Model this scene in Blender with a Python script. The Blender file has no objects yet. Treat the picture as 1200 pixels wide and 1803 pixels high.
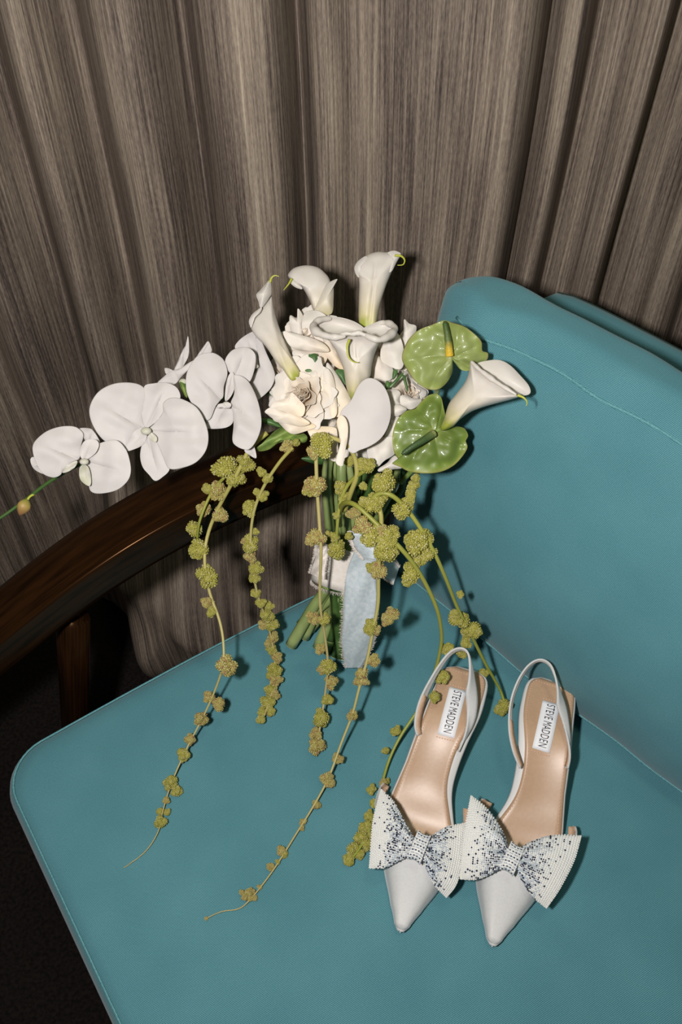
import bpy, bmesh, math, random
from mathutils import Vector, Matrix, Quaternion, noise
R = random.Random(7)
PI = math.pi
SEAT = 0.42                     # height of the seat top above the floor

# ---------------------------------------------------------------- camera, world, flash, exposure
S = bpy.context.scene
col = S.collection
CAM = Vector((0, 0, SEAT + 0.93))
FPX = 1753.0
TH = math.radians(52)
Fv = Vector((0, math.cos(TH), -math.sin(TH))); Uv = Vector((0, math.sin(TH), math.cos(TH)))
cam = bpy.data.cameras.new('camera'); cam.sensor_fit = 'VERTICAL'; cam.sensor_height = 36.0
cam.lens = 36.0 * FPX / 1803.0; cam.clip_start = 0.02
co = bpy.data.objects.new('camera', cam); col.objects.link(co)
co.location = CAM; co.rotation_euler = (PI / 2 - TH, 0, 0)
S.camera = co
w = bpy.data.worlds.new('world'); S.world = w; w.use_nodes = True
w.node_tree.nodes['Background'].inputs[0].default_value = (1.0, 0.93, 0.85, 1)
w.node_tree.nodes['Background'].inputs[1].default_value = 0.032
fl = bpy.data.lights.new('camera_flash', 'AREA'); fl.shape = 'RECTANGLE'; fl.size = 0.035; fl.size_y = 0.06
fl.energy = 10.8; fl.color = (1.0, 0.945, 0.91)
fo = bpy.data.objects.new('camera_flash', fl); col.objects.link(fo)
fo.location = CAM + Vector((-0.13, 0, 0)) + Uv * 0.02
fo.rotation_euler = (PI / 2 - TH + math.radians(11), 0, math.radians(-9))
cl_ = bpy.data.lights.new('ceiling_lamp', 'AREA'); cl_.shape = 'DISK'; cl_.size = 0.30; cl_.energy = 5.0; cl_.color = (0.95, 1.0, 0.72)
clo = bpy.data.objects.new('ceiling_lamp', cl_); col.objects.link(clo); clo.location = (0.25, 0.35, 2.75); clo.rotation_euler = (math.radians(18), 0, 0)
S.view_settings.view_transform = 'Standard'; S.view_settings.look = 'None'
S.view_settings.gamma = 1.0; S.view_settings.use_curve_mapping = False
S.view_settings.exposure = 0.0

# ---------------------------------------------------------------- pixel -> place in the room
def ray(px, py):
    return Vector(((px - 600) / FPX, 0, 0)) + Fv + Uv * ((901.5 - py) / FPX)
def PD(px, py, d):                      # at distance d in front of the camera
    a = ray(px, py); return CAM + Vector((a.x, a.y, a.z)) * d
def PZ(px, py, z):                      # at height z above the seat
    a = ray(px, py); return CAM + a * ((0.93 - z) / -a.z)
def PV(px, py, p0, n):                  # on a vertical plane
    a = ray(px, py); return CAM + a * ((Vector(p0) - CAM).dot(n) / a.dot(n))

# ---------------------------------------------------------------- helpers
def mesh(name, vs, fs, mats, parent=None, uvs=None, smooth=True, mi=None, link=True):
    me = bpy.data.meshes.new(name); me.from_pydata([tuple(v) for v in vs], [], fs)
    for m in (mats if isinstance(mats, (list, tuple)) else [mats]): me.materials.append(m)
    if uvs is not None:
        l = me.uv_layers.new(name='UVMap')
        li = [0] * len(me.loops); me.loops.foreach_get('vertex_index', li)
        flat = []
        for i in li: flat += [uvs[i][0], uvs[i][1]]
        l.data.foreach_set('uv', flat)
    if smooth: me.polygons.foreach_set('use_smooth', [True] * len(me.polygons))
    if mi is not None: me.polygons.foreach_set('material_index', mi)
    me.update()
    o = bpy.data.objects.new(name, me)
    if link: col.objects.link(o)
    if parent is not None: o.parent = parent
    return o
def empty(name, loc=(0, 0, 0)):
    o = bpy.data.objects.new(name, None); col.objects.link(o); o.location = loc; o.empty_display_size = 0.02
    return o
def tag(o, label=None, cat=None, group=None, kind=None):
    if label: o['label'] = label
    if cat: o['category'] = cat
    if group: o['group'] = group
    if kind: o['kind'] = kind
    return o
def solid(o, t, off=0.0, moff=0, sub=0):
    m = o.modifiers.new('thickness', 'SOLIDIFY'); m.thickness = t; m.offset = off; m.material_offset = moff
    if sub:
        s = o.modifiers.new('smooth', 'SUBSURF'); s.levels = sub; s.render_levels = sub
    return o
def catmull(P, n, closed=False):
    P = [Vector(p) for p in P]; N = len(P); out = []
    segs = N if closed else N - 1
    for k in range(n if closed else n + 1):
        t = k / n * segs; i = min(int(t), segs - 1); f = t - i
        g = (lambda j: P[j % N]) if closed else (lambda j: P[max(0, min(N - 1, j))])
        a, b, c, d = g(i - 1), g(i), g(i + 1), g(i + 2)
        out.append(0.5 * ((2 * b) + (c - a) * f + (2 * a - 5 * b + 4 * c - d) * f * f + (3 * b - a - 3 * c + d) * f ** 3))
    return out
def tube_geo(path, rad, seg=8, vs=None, fs=None, cap=True):
    vs = [] if vs is None else vs; fs = [] if fs is None else fs
    b0 = len(vs); n = len(path)
    up = Vector((0.13, 0.31, 0.94)).normalized(); prev = None
    for i, p in enumerate(path):
        t = (path[min(i + 1, n - 1)] - path[max(i - 1, 0)]).normalized()
        a = (up if prev is None else prev); a = (a - t * a.dot(t))
        if a.length < 1e-5: a = Vector((1, 0, 0)) - t * t.x
        a.normalize(); prev = a; b = t.cross(a)
        r = rad(i / (n - 1)) if callable(rad) else rad
        for k in range(seg):
            an = 2 * PI * k / seg; vs.append(p + a * math.cos(an) * r + b * math.sin(an) * r)
    for i in range(n - 1):
        for k in range(seg):
            k2 = (k + 1) % seg
            fs.append((b0 + i * seg + k, b0 + i * seg + k2, b0 + (i + 1) * seg + k2, b0 + (i + 1) * seg + k))
    if cap:
        fs.append(tuple(b0 + k for k in reversed(range(seg)))); fs.append(tuple(b0 + (n - 1) * seg + k for k in range(seg)))
    return vs, fs
def tube(name, pts, rad, mat, parent=None, n=24, seg=8):
    vs, fs = tube_geo(catmull(pts, n), rad, seg)
    uv = [((i // seg) / n, (i % seg) / seg) for i in range(len(vs))]
    return mesh(name, vs, fs, mat, parent, uv)
def grid_faces(nu, nv, b0=0, wrapu=False, wrapv=False):
    fs = []
    for i in range(nu if wrapu else nu - 1):
        for j in range(nv if wrapv else nv - 1):
            i2 = (i + 1) % nu; j2 = (j + 1) % nv
            fs.append((b0 + i * nv + j, b0 + i2 * nv + j, b0 + i2 * nv + j2, b0 + i * nv + j2))
    return fs
def sm(a, b, x):
    t = max(0.0, min(1.0, (x - a) / (b - a))); return t * t * (3 - 2 * t)
def interp(T, x):
    for (x0, y0), (x1, y1) in zip(T, T[1:]):
        if x <= x1: 
            f = max(0, (x - x0) / (x1 - x0)); return y0 + (y1 - y0) * f
    return T[-1][1]

# ---------------------------------------------------------------- materials
def mat(name, color, rough=0.6, spec=0.5, **kw):
    m = bpy.data.materials.new(name); m.use_nodes = True
    b = m.node_tree.nodes['Principled BSDF']
    b.inputs['Base Color'].default_value = (*color, 1); b.inputs['Roughness'].default_value = rough
    b.inputs['Specular IOR Level'].default_value = spec
    for k, v in kw.items(): b.inputs[k.replace('_', ' ')].default_value = v
    return m
class NT:
    def __init__(s, m): s.t = m.node_tree; s.b = s.t.nodes['Principled BSDF']
    def n(s, typ, **kw):
        x = s.t.nodes.new(typ)
        for k, v in kw.items():
            if k in ('inp',):
                for a, b in v.items(): x.inputs[a].default_value = b
            else: setattr(x, k, v)
        return x
    def l(s, a, b): s.t.links.new(a, b)
    def ramp(s, stops):
        r = s.n('ShaderNodeValToRGB'); e = r.color_ramp.elements
        e[0].position = stops[0][0]; e[0].color = (*stops[0][1], 1)
        e[1].position = stops[-1][0]; e[1].color = (*stops[-1][1], 1)
        for p, c in stops[1:-1]:
            q = e.new(p); q.color = (*c, 1)
        return r
    def mapping(s, src, scale):
        m = s.n('ShaderNodeMapping'); m.inputs['Scale'].default_value = scale; s.l(src, m.inputs['Vector']); return m.outputs[0]
    def bump(s, h, strength, dist=0.001):
        b = s.n('ShaderNodeBump'); b.inputs['Strength'].default_value = strength; b.inputs['Distance'].default_value = dist
        s.l(h, b.inputs['Height']); s.l(b.outputs[0], s.b.inputs['Normal'])

def noise_mat(name, c1, c2, scale=60, rough=0.6, spec=0.4, bump=0.0, coords='Object', stretch=(1, 1, 1), lo=.35, hi=.65, **kw):
    m = mat(name, c1, rough, spec, **kw); t = NT(m)
    tc = t.n('ShaderNodeTexCoord'); v = t.mapping(tc.outputs[coords], stretch)
    no = t.n('ShaderNodeTexNoise', inp={'Scale': scale, 'Detail': 4.0}); t.l(v, no.inputs['Vector'])
    r = t.ramp([(lo, c1), (hi, c2)]); t.l(no.outputs[0], r.inputs[0]); t.l(r.outputs[0], t.b.inputs['Base Color'])
    if bump: t.bump(no.outputs[0], bump)
    return m

def curtain_mat():
    m = mat('curtain_cloth', (.2, .17, .14), 0.62, 0.25); t = NT(m)
    uv = t.n('ShaderNodeUVMap')
    def nz(scale, det, sc):
        n = t.n('ShaderNodeTexNoise', inp={'Scale': sc, 'Detail': det, 'Roughness': 0.65}); t.l(t.mapping(uv.outputs[0], scale), n.inputs['Vector']); return n
    fine = nz((420, 5, 1), 5.0, 1.0); fine2 = nz((900, 120, 1), 2.0, 1.0); broad = nz((26, .8, 1), 3.0, 1.0); patch = nz((90, 5, 1), 3.0, 1.0)
    def mx(a, b, f):
        x = t.n('ShaderNodeMix', data_type='FLOAT'); x.inputs[0].default_value = f; t.l(a, x.inputs[2]); t.l(b, x.inputs[3]); return x.outputs[0]
    s = mx(mx(fine.outputs[0], fine2.outputs[0], .28), mx(broad.outputs[0], patch.outputs[0], .30), .44)
    r = t.ramp([(.36, (.026, .022, .020)), (.44, (.080, .062, .053)), (.51, (.185, .148, .118)), (.58, (.31, .258, .20)), (.66, (.46, .395, .30))])
    t.l(s, r.inputs[0]); t.l(r.outputs[0], t.b.inputs['Base Color'])
    t.bump(fine.outputs[0], 0.35, 0.0006)
    return m
def canvas_mat():
    m = mat('teal_canvas', (.05, .2, .24), 0.75, 0.22, Sheen_Weight=0.15); t = NT(m)
    uv = t.n('ShaderNodeUVMap'); sx = t.n('ShaderNodeSeparateXYZ'); t.l(uv.outputs[0], sx.inputs[0])
    def mth(op, a, b=None):
        x = t.n('ShaderNodeMath', operation=op)
        if isinstance(a, float): x.inputs[0].default_value = a
        else: t.l(a, x.inputs[0])
        if b is not None:
            if isinstance(b, float): x.inputs[1].default_value = b
            else: t.l(b, x.inputs[1])
        return x.outputs[0]
    P = 0.0021
    a = mth('MULTIPLY', sx.outputs[0], 2 * PI / P); b = mth('MULTIPLY', sx.outputs[1], 2 * PI / (P * 1.25))
    ab = mth('MULTIPLY', mth('SINE', mth('ADD', a, b)), mth('SINE', mth('SUBTRACT', a, b)))
    h = mth('ADD', mth('MULTIPLY', ab, .5), .5)
    no = t.n('ShaderNodeTexNoise', inp={'Scale': 900.0, 'Detail': 2.0}); t.l(uv.outputs[0], no.inputs['Vector'])
    no2 = t.n('ShaderNodeTexNoise', inp={'Scale': 14.0, 'Detail': 4.0}); t.l(uv.outputs[0], no2.inputs['Vector'])
    hh = mth('ADD', mth('MULTIPLY', h, .62), mth('ADD', mth('MULTIPLY', no.outputs[0], .22), mth('MULTIPLY', no2.outputs[0], .16)))
    r = t.ramp([(.22, (.024, .110, .138)), (.55, (.060, .205, .244)), (.84, (.21, .43, .475))]); t.l(hh, r.inputs[0])
    t.l(r.outputs[0], t.b.inputs['Base Color']); t.bump(h, 0.35, 0.0004)
    return m
def grad_mat(name, stops, rough=.5, spec=.4, axis=0, nscale=120, namt=.06, bump=.0, **kw):   # colour runs along the UV axis of the thing
    m = mat(name, stops[0][1], rough, spec, **kw); t = NT(m)
    uv = t.n('ShaderNodeUVMap'); sx = t.n('ShaderNodeSeparateXYZ'); t.l(uv.outputs[0], sx.inputs[0])
    tc = t.n('ShaderNodeTexCoord'); no = t.n('ShaderNodeTexNoise', inp={'Scale': nscale, 'Detail': 3.0}); t.l(tc.outputs['Object'], no.inputs['Vector'])
    a = t.n('ShaderNodeMath', operation='MULTIPLY_ADD'); t.l(no.outputs[0], a.inputs[0]); a.inputs[1].default_value = namt * 2; t.l(sx.outputs[axis], a.inputs[2])
    s = t.n('ShaderNodeMath', operation='SUBTRACT'); t.l(a.outputs[0], s.inputs[0]); s.inputs[1].default_value = namt
    r = t.ramp(stops); t.l(s.outputs[0], r.inputs[0]); t.l(r.outputs[0], t.b.inputs['Base Color'])
    if bump: t.bump(no.outputs[0], bump)
    return m

M_curt = curtain_mat(); M_canvas = canvas_mat()
M_piping = noise_mat('teal_piping', (.06, .21, .24), (.13, .33, .36), 900, .7)
M_floor = noise_mat('dark_carpet', (.006, .005, .005), (.014, .011, .010), 200, .95, .1, .3)
M_wall = noise_mat('wall_paint', (.35, .32, .28), (.40, .37, .32), 30, .8)
M_wood = noise_mat('dark_walnut', (.0070, .0030, .0012), (.020, .0080, .0026), 5, .25, .22, coords='UV', stretch=(2, 40, 1), Specular_Tint=(1.0, .55, .28, 1))
M_orch = noise_mat('orchid_white', (.50, .477, .465), (.545, .52, .505), 30, .6, .2, .10, Subsurface_Weight=.15, Subsurface_Radius=(.01, .008, .006), Subsurface_Scale=.3)
M_orlip = noise_mat('orchid_throat', (.44, .45, .34), (.52, .50, .46), 90, .5, .3)
M_calla = grad_mat('calla_white', [(0, (.24, .30, .03)), (.07, (.33, .36, .07)), (.17, (.55, .50, .28)), (.34, (.58, .53, .42)), (.7, (.575, .545, .50))], .45, .32, Subsurface_Weight=.15, Subsurface_Radius=(.01, .008, .005), Subsurface_Scale=.3)
M_rose = grad_mat('rose_cream', [(0, (.80, .60, .38)), (.2, (.80, .66, .49)), (.50, (.75, .65, .53)), (.9, (.67, .62, .555))], .55, .25, bump=.08, Subsurface_Weight=.2, Subsurface_Radius=(.01, .007, .004), Subsurface_Scale=.4)
M_anth = grad_mat('anthurium_pale_green', [(0, (.24, .28, .07)), (.25, (.205, .255, .075)), (.75, (.215, .265, .085)), (.93, (.22, .28, .07)), (1.0, (.26, .27, .09))], .45, .35, nscale=60, namt=.12, Coat_Weight=.2, Coat_Roughness=.08)
M_anth2 = grad_mat('anthurium_deep_green', [(0, (.22, .26, .06)), (.25, (.125, .18, .035)), (.75, (.11, .165, .030)), (.93, (.16, .23, .04)), (1.0, (.26, .27, .07))], .45, .35, nscale=60, namt=.12, Coat_Weight=.22, Coat_Roughness=.08)
M_spadix = grad_mat('spadix_green_yellow', [(0, (.62, .40, .03)), (.2, (.50, .36, .03)), (.42, (.09, .13, .03)), (1, (.035, .075, .02))], .5, .4, bump=.5, nscale=700)
M_spadix2 = grad_mat('spadix_green', [(0, (.30, .30, .12)), (.12, (.10, .14, .04)), (.3, (.045, .085, .025)), (1, (.035, .07, .02))], .5, .4, bump=.5, nscale=700)
M_tail = mat('yellow_green_tail', (.40, .42, .05), .4)
M_amst = grad_mat('amaranth_stem', [(0, (.33, .31, .07)), (.4, (.44, .39, .15)), (1, (.40, .33, .14))], .5, .4)
M_amst2 = grad_mat('amaranth_stem_green', [(0, (.22, .23, .035)), (.5, (.30, .31, .06)), (1, (.24, .28, .04))], .45, .4)
M_bead = [noise_mat('amaranth_bead_green', (.23, .225, .035), (.41, .385, .095), 500, .75, .2),
          noise_mat('amaranth_bead_tan', (.26, .215, .05), (.43, .365, .13), 500, .8, .2)]
M_bead2 = [noise_mat('amaranth_bead_pale', (.36, .34, .12), (.50, .46, .22), 500, .75, .2),
           noise_mat('amaranth_bead_rust', (.26, .13, .06), (.38, .25, .14), 500, .8, .2)]
M_stem = noise_mat('cut_stem_green', (.17, .235, .075), (.28, .345, .13), 40, .35, .5, stretch=(1, 1, .2))
M_stemd = noise_mat('cut_stem_dark', (.03, .075, .015), (.07, .13, .03), 60, .35, .5)
M_cut = mat('cut_stem_end', (.42, .42, .20), .7)
M_leaf = noise_mat('leaf_green', (.03, .085, .02), (.07, .15, .04), 120, .4, .4)
M_leafl = noise_mat('leaf_light', (.10, .17, .035), (.22, .31, .07), 90, .5, .35)
M_rib = noise_mat('sheer_ribbon', (.44, .52, .56), (.56, .62, .65), 260, .6, .35, .15, Sheen_Weight=.3)
M_ribw = noise_mat('cream_ribbon', (.72, .66, .60), (.78, .73, .68), 260, .6, .3, .15)
M_satin = noise_mat('white_satin', (0.504, 0.512, 0.512), (0.538, 0.546, 0.546), 600, .48, .35, .05, Sheen_Weight=.35, Sheen_Roughness=.4)
M_edge = mat('satin_edge', (0.554, 0.554, 0.554), .5)
M_tan = noise_mat('tan_insole', (0.414, 0.275, 0.176), (0.441, 0.293, 0.189), 300, .36, .42, .03)
M_lining = noise_mat('tan_lining', (.50, .33, .22), (.57, .39, .27), 300, .55, .3)
M_stitch = mat('peach_stitch', (.66, .46, .34), .6)
M_patch = mat('white_label', (.74, .76, .80), .55)
M_ink = mat('black_ink', (.012, .014, .02), .5)
M_pearl = mat('pearl_bead', (.72, .73, .70), .25, .5)
M_silver = mat('silver_bead', (.50, .57, .64), .16, .8, Metallic=.25)
M_gem = mat('dark_rhinestone', (.05, .07, .13), .08, .9, Metallic=.6)
M_bowb = noise_mat('bow_backing', (.64, .65, .64), (.70, .70, .69), 400, .5)
M_bud = grad_mat('orchid_bud', [(0, (.22, .24, .04)), (.35, (.34, .24, .07)), (1, (.24, .11, .05))], .5)
M_ostem = mat('orchid_stem', (.045, .10, .02), .4)

# ---------------------------------------------------------------- the room
def slab(name, x0, x1, y0, y1, z0, z1, m, kind='structure'):
    vs = [(x, y, z) for x in (x0, x1) for y in (y0, y1) for z in (z0, z1)]
    fs = [(0, 1, 3, 2), (4, 6, 7, 5), (0, 4, 5, 1), (2, 3, 7, 6), (0, 2, 6, 4), (1, 5, 7, 3)]
    o = mesh(name, vs, fs, m, smooth=False); o['kind'] = kind; return o
slab('floor', -1.6, 1.8, -1.6, 1.22, -.05, 0, M_floor)
slab('wall_back', -1.6, 1.8, 1.12, 1.22, 0, 2.6, M_wall)

# curtains: each panel is one cloth hung in folds
def folds(x0, x1, n, V, base=()):
    """cloth profile: valleys (place, depth, half width) between broad ridges"""
    out = []
    for k in range(n + 1):
        x = x0 + (x1 - x0) * k / n; y = 0
        for c, d, w_ in V: y += d * math.exp(-abs((x - c) / w_) ** 1.7)
        for c, d, w_ in base: y -= d * math.exp(-((x - c) / w_) ** 2)
        out.append((x, y))
    return out
VL = [(a, b * 1.15, c * 1.35) for a, b, c in [(-.72, .05, .03), (-.64, .05, .02), (-.55, .05, .02), (-.48, .05, .02), (-.41, .05, .022), (-.322, .050, .017), (-.245, .052, .018), (-.149, .046, .012), (-.047, .050, .009), (.012, .016, .020), (.205, .075, .018)]]
VR = [(a, b * 1.1, c * 1.2) for a, b, c in [(.180, .05, .010), (.236, .046, .015), (.262, .020, .012), (.310, .050, .016), (.36, .02, .02), (.41, .05, .02), (.48, .04, .02), (.55, .05, .02), (.64, .05, .02), (.73, .05, .02), (.82, .05, .02), (.92, .05, .02)]]
ridge = folds(-.95, .207, 520, VL, [(-.20, .012, .03), (-.095, .010, .03), (-.285, .012, .02), (.155, .026, .030)])
ridge2 = folds(.186, .95, 380, VR, [(.205, .006, .015), (.285, .012, .015)])
def curtain(name, prof, label):
    P = [Vector((a, b, 0)) for a, b in prof]
    zs = [0.012 + 2.45 * (k / 96) ** 1.35 for k in range(97)]
    P = P
    vs, uvs = [], []; arc = [0.0]
    for a, b in zip(P, P[1:]): arc.append(arc[-1] + (b - a).length)
    for i, p in enumerate(P):
        for z in zs:
            x, y = p.x, .865 + p.y
            zz = z - SEAT
            x += .006 * math.sin(3.1 * z + 9 * p.x) + (.012 * noise.noise(Vector((p.x * 5, 0, z * 1.7))))
            y += .010 * noise.noise(Vector((p.x * 9, 2.0, z * 2.2)))
            y -= .045 * sm(-.30, -.50, p.x) * (1 if p.x < 0 else 0)
            wgt = sm(-.37, -.29, p.x) * (1 - sm(-.04, .10, p.x)) * (1 - sm(-.20, .05, zz))
            if wgt > 0:                                     # the cloth bunches forward near the floor behind the chair
                pf = .085 + .030 * (1 - abs(math.sin(9 * p.x + 7.5 * zz + .9))) + .016 * (1 - abs(math.sin(12 * p.x - 10 * zz))) + .02 * noise.noise(Vector((p.x * 5, 5, zz * 5))) + .035 * sm(-.22, -.34, zz) + .009 * math.sin(36 * zz + 12 * p.x)
                y += wgt * (-pf - (p.y) * .75)
                x += wgt * .004 * math.sin(9 * zz)
            vs.append((x, y, z)); uvs.append((arc[i], z))
    nz = len(zs)
    o = mesh(name, vs, grid_faces(len(P), nz), M_curt, uvs=uvs)
    solid(o, .0016)
    tag(o, label, 'curtain', 'floor length curtains behind the chair')
    return o
curtain('curtain', ridge, 'wide brown streaked curtain panel behind the bouquet, left of the long overlap line')
curtain('curtain', ridge2, 'brown streaked curtain panel behind the chair back, right of the long overlap line')

# ---------------------------------------------------------------- the armchair
chair = empty('armchair', (0.08, 0.32, 0))
tag(chair, 'teal upholstered armchair with dark walnut arm and a loose back cushion', 'armchair')
def cp(o):                                                  # child of the chair, built in room coordinates
    o.parent = chair; o.matrix_parent_inverse = chair.matrix_world.inverted() if False else Matrix.Translation(-chair.location); return o
E1 = Vector((math.cos(math.radians(31)), math.sin(math.radians(31)), 0))       # towards the back rest
E2 = Vector((math.sin(math.radians(33)), -math.cos(math.radians(33)), 0))      # along the front edge, towards the viewer
A0 = PZ(6, 1322, 0) - E1 * .016 + E2 * .002
LX, LY = .66, .66
def rr_outline(n, r=.045):                                  # rounded rectangle in (a along E1, b along E2)
    pts = []
    cs = [(r, r, PI, 1.5 * PI), (LX - r, r, 1.5 * PI, 2 * PI), (LX - r, LY - r, 0, .5 * PI), (r, LY - r, .5 * PI, PI)]
    for cx, cy, a0, a1 in cs:
        for k in range(10):
            a = a0 + (a1 - a0) * k / 9; pts.append((cx + r * math.cos(a), cy + r * math.sin(a)))
    out = []
    for i in range(len(pts)):
        a, b = pts[i], pts[(i + 1) % len(pts)]; L = math.dist(a, b); m = max(1, int(L / .03))
        for k in range(m): out.append((a[0] + (b[0] - a[0]) * k / m, a[1] + (b[1] - a[1]) * k / m))
    return out
OUT = rr_outline(0); cx, cy = LX / 2, LY / 2
def seat_ring(inset, z):
    res = []
    fx, fy = (cx - inset) / cx, (cy - inset) / cy
    for a, b in OUT:
        aa, bb = cx + (a - cx) * fx, cy + (b - cy) * fy
        # gently bowed edges
        bow = .012 * math.sin(PI * max(0, min(1, a / LX))) if True else 0
        bb2 = bb - (bow if b < cy else 0) * (1 - inset / cx)
        p = A0 + E1 * aa + E2 * bb2; res.append((p.x, p.y, SEAT + z, aa, bb2))
    return res
rings = [(.012, -.105), (.002, -.10), (0, -.085), (-.001, -.05), (0, -.028), (.003, -.014), (.009, -.005), (.018, -.001), (.03, 0), (.08, 0), (.16, 0), (.24, 0), (.30, 0), (.325, 0)]
vs, uvs, fs = [], [], []
n = len(OUT)
for ins, z in rings:
    for x, y, zz, a, b in seat_ring(ins, z): vs.append((x, y, zz)); uvs.append((a, b + z))
fs = grid_faces(len(rings), n, wrapv=True)
vs.append(tuple(A0 + E1 * cx + E2 * cy + Vector((0, 0, 0)))); vs[-1] = (vs[-1][0], vs[-1][1], SEAT); uvs.append((cx, cy))
for j in range(n): fs.append(((len(rings) - 1) * n + j, len(vs) - 1, (len(rings) - 1) * n + (j + 1) % n)[::-1])
fs.append(tuple(range(n)))
seat = cp(mesh('seat', vs, fs, M_canvas, uvs=uvs))
def renorm(o):
    bm = bmesh.new(); bm.from_mesh(o.data); bmesh.ops.recalc_face_normals(bm, faces=bm.faces); bm.to_mesh(o.data); bm.free()
renorm(seat)
pv = [Vector(q[:3]) for q in seat_ring(.0075, -.0045)]
pv2, pf2 = tube_geo(pv + [pv[0], pv[1]], .0011, 6, cap=False)
o = mesh('seam', pv2, pf2, M_piping, seat)

# wooden arm, its top inner edge follows a vertical plane beside the seat
PN = Vector((-E1.y, E1.x, 0))
P_off = A0 + PN * .050
rpx = [(-260, 1360), (-120, 1232), (0, 1133), (65, 1079), (173, 992), (260, 942), (347, 895), (430, 856), (520, 821), (610, 787), (690, 764)]
rid = catmull([PV(a, b, P_off, PN) for a, b in rpx], 60)
for _ in range(60): rid = [rid[0]] + [(rid[i - 1] + rid[i] * 2 + rid[i + 1]) / 4 for i in range(1, len(rid) - 1)] + [rid[-1]]
sec = [(.0034 - .0034 * math.cos(q * PI / 14), -.0034 + .0038 * math.sin(q * PI / 14)) for q in range(0, 8)] + [(.006, .0007), (.012, .0016), (.03, .0024), (.048, .0014), (.056, -.001), (.060, -.006), (.0615, -.015), (.0615, -.042), (.057, -.050), (.05, -.052), (.01, -.052), (.004, -.051), (.001, -.047), (0, -.040), (0, -.02), (0, -.004)]
vs = []
for i, p in enumerate(rid):
    for a, b in sec: vs.append(p + PN * a + Vector((0, 0, b)))
ns = len(sec)
fs = grid_faces(len(rid), ns, wrapv=True); fs.append(tuple(range(ns))[::-1]); fs.append(tuple((len(rid) - 1) * ns + k for k in range(ns)))
fs = [f[::-1] for f in fs]
auv = [(i // ns / 60 * .9, (i % ns) / ns * .25) for i in range(len(vs))]
arm = cp(mesh('arm', vs, fs, M_wood, uvs=auv))
def beam(name, p, q, wa, wb, ax, par=None, taper=1.0):      # rounded square post between two points
    p, q = Vector(p), Vector(q); t = (q - p).normalized(); a = (Vector(ax) - t * Vector(ax).dot(t)).normalized(); b = t.cross(a)
    vs = []; sh = []
    for k in range(16):
        an = 2 * PI * (k + .5) / 16; c, s = math.cos(an), math.sin(an)
        f = 1 / (abs(c) ** 14 + abs(s) ** 14) ** (1 / 14); sh.append((c * f, s * f))
    for u in range(5):
        c = p + (q - p) * (u / 4); g = 1 + (taper - 1) * u / 4
        for x, y in sh: vs.append(c + a * x * wa * g / 2 + b * y * wb * g / 2)
    fs = grid_faces(5, 16, wrapv=True); fs.append(tuple(range(16))); fs.append(tuple(64 + k for k in range(16)))
    o = mesh(name, vs, fs, M_wood, uvs=[(i // 16 / 4 * .4, (i % 16) / 16 * .2) for i in range(len(vs))])
    bm = bmesh.new(); bm.from_mesh(o.data); bmesh.ops.recalc_face_normals(bm, faces=bm.faces); bm.to_mesh(o.data); bm.free()
    return cp(o)
def fz(v, z): return Vector((v.x, v.y, z))
pt = PV(122, 1066, P_off + PN * .03, PN)
beam('leg', fz(pt, pt.z - .015), fz(pt - E1 * .10, 0.0), .029, .036, E1, taper=.75)
bk = A0 + E1 * .60 + PN * .03
beam('leg', fz(bk, SEAT + .15), fz(bk + E1 * .05, 0), .042, .042, E1, taper=.75)
n1 = A0 + E2 * (LY + .045) ; n2 = n1 + E1 * .6
beam('leg', fz(n1 + E1 * .03, SEAT + .02), fz(n1, 0), .04, .04, E1, taper=.75)
beam('leg', fz(n2, SEAT + .15), fz(n2 + E1 * .05, 0), .04, .04, E1, taper=.75)
beam('seat_rail', fz(A0 + E2 * .04 + E1 * .04, SEAT - .135), fz(A0 + E2 * .04 + E1 * .62, SEAT - .135), .028, .055, PN)
beam('seat_rail', fz(A0 + E2 * .62 + E1 * .04, SEAT - .135), fz(A0 + E2 * .62 + E1 * .62, SEAT - .135), .028, .055, PN)
beam('seat_rail', fz(A0 + E2 * -.03 + E1 * .06, SEAT - .135), fz(A0 + E2 * .70 + E1 * .06, SEAT - .135), .055, .028, Vector((0, 0, 1)))
beam('seat_rail', fz(A0 + E2 * -.03 + E1 * .60, SEAT - .135), fz(A0 + E2 * .70 + E1 * .60, SEAT - .135), .055, .028, Vector((0, 0, 1)))
rid2 = [p + E2 * (LY + .135) for p in rid]; 
vs2 = []
for p in rid2:
    for a, b in sec: vs2.append(p + PN * a + Vector((0, 0, b)))
cp(mesh('arm', vs2, fs, M_wood, uvs=auv))

# cushion frame
CW = Vector((math.cos(math.radians(-43)), math.sin(math.radians(-43)), 0)); CB = Vector((-CW.y, CW.x, 0))
CJ = Vector((.159, .540, SEAT))
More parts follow.
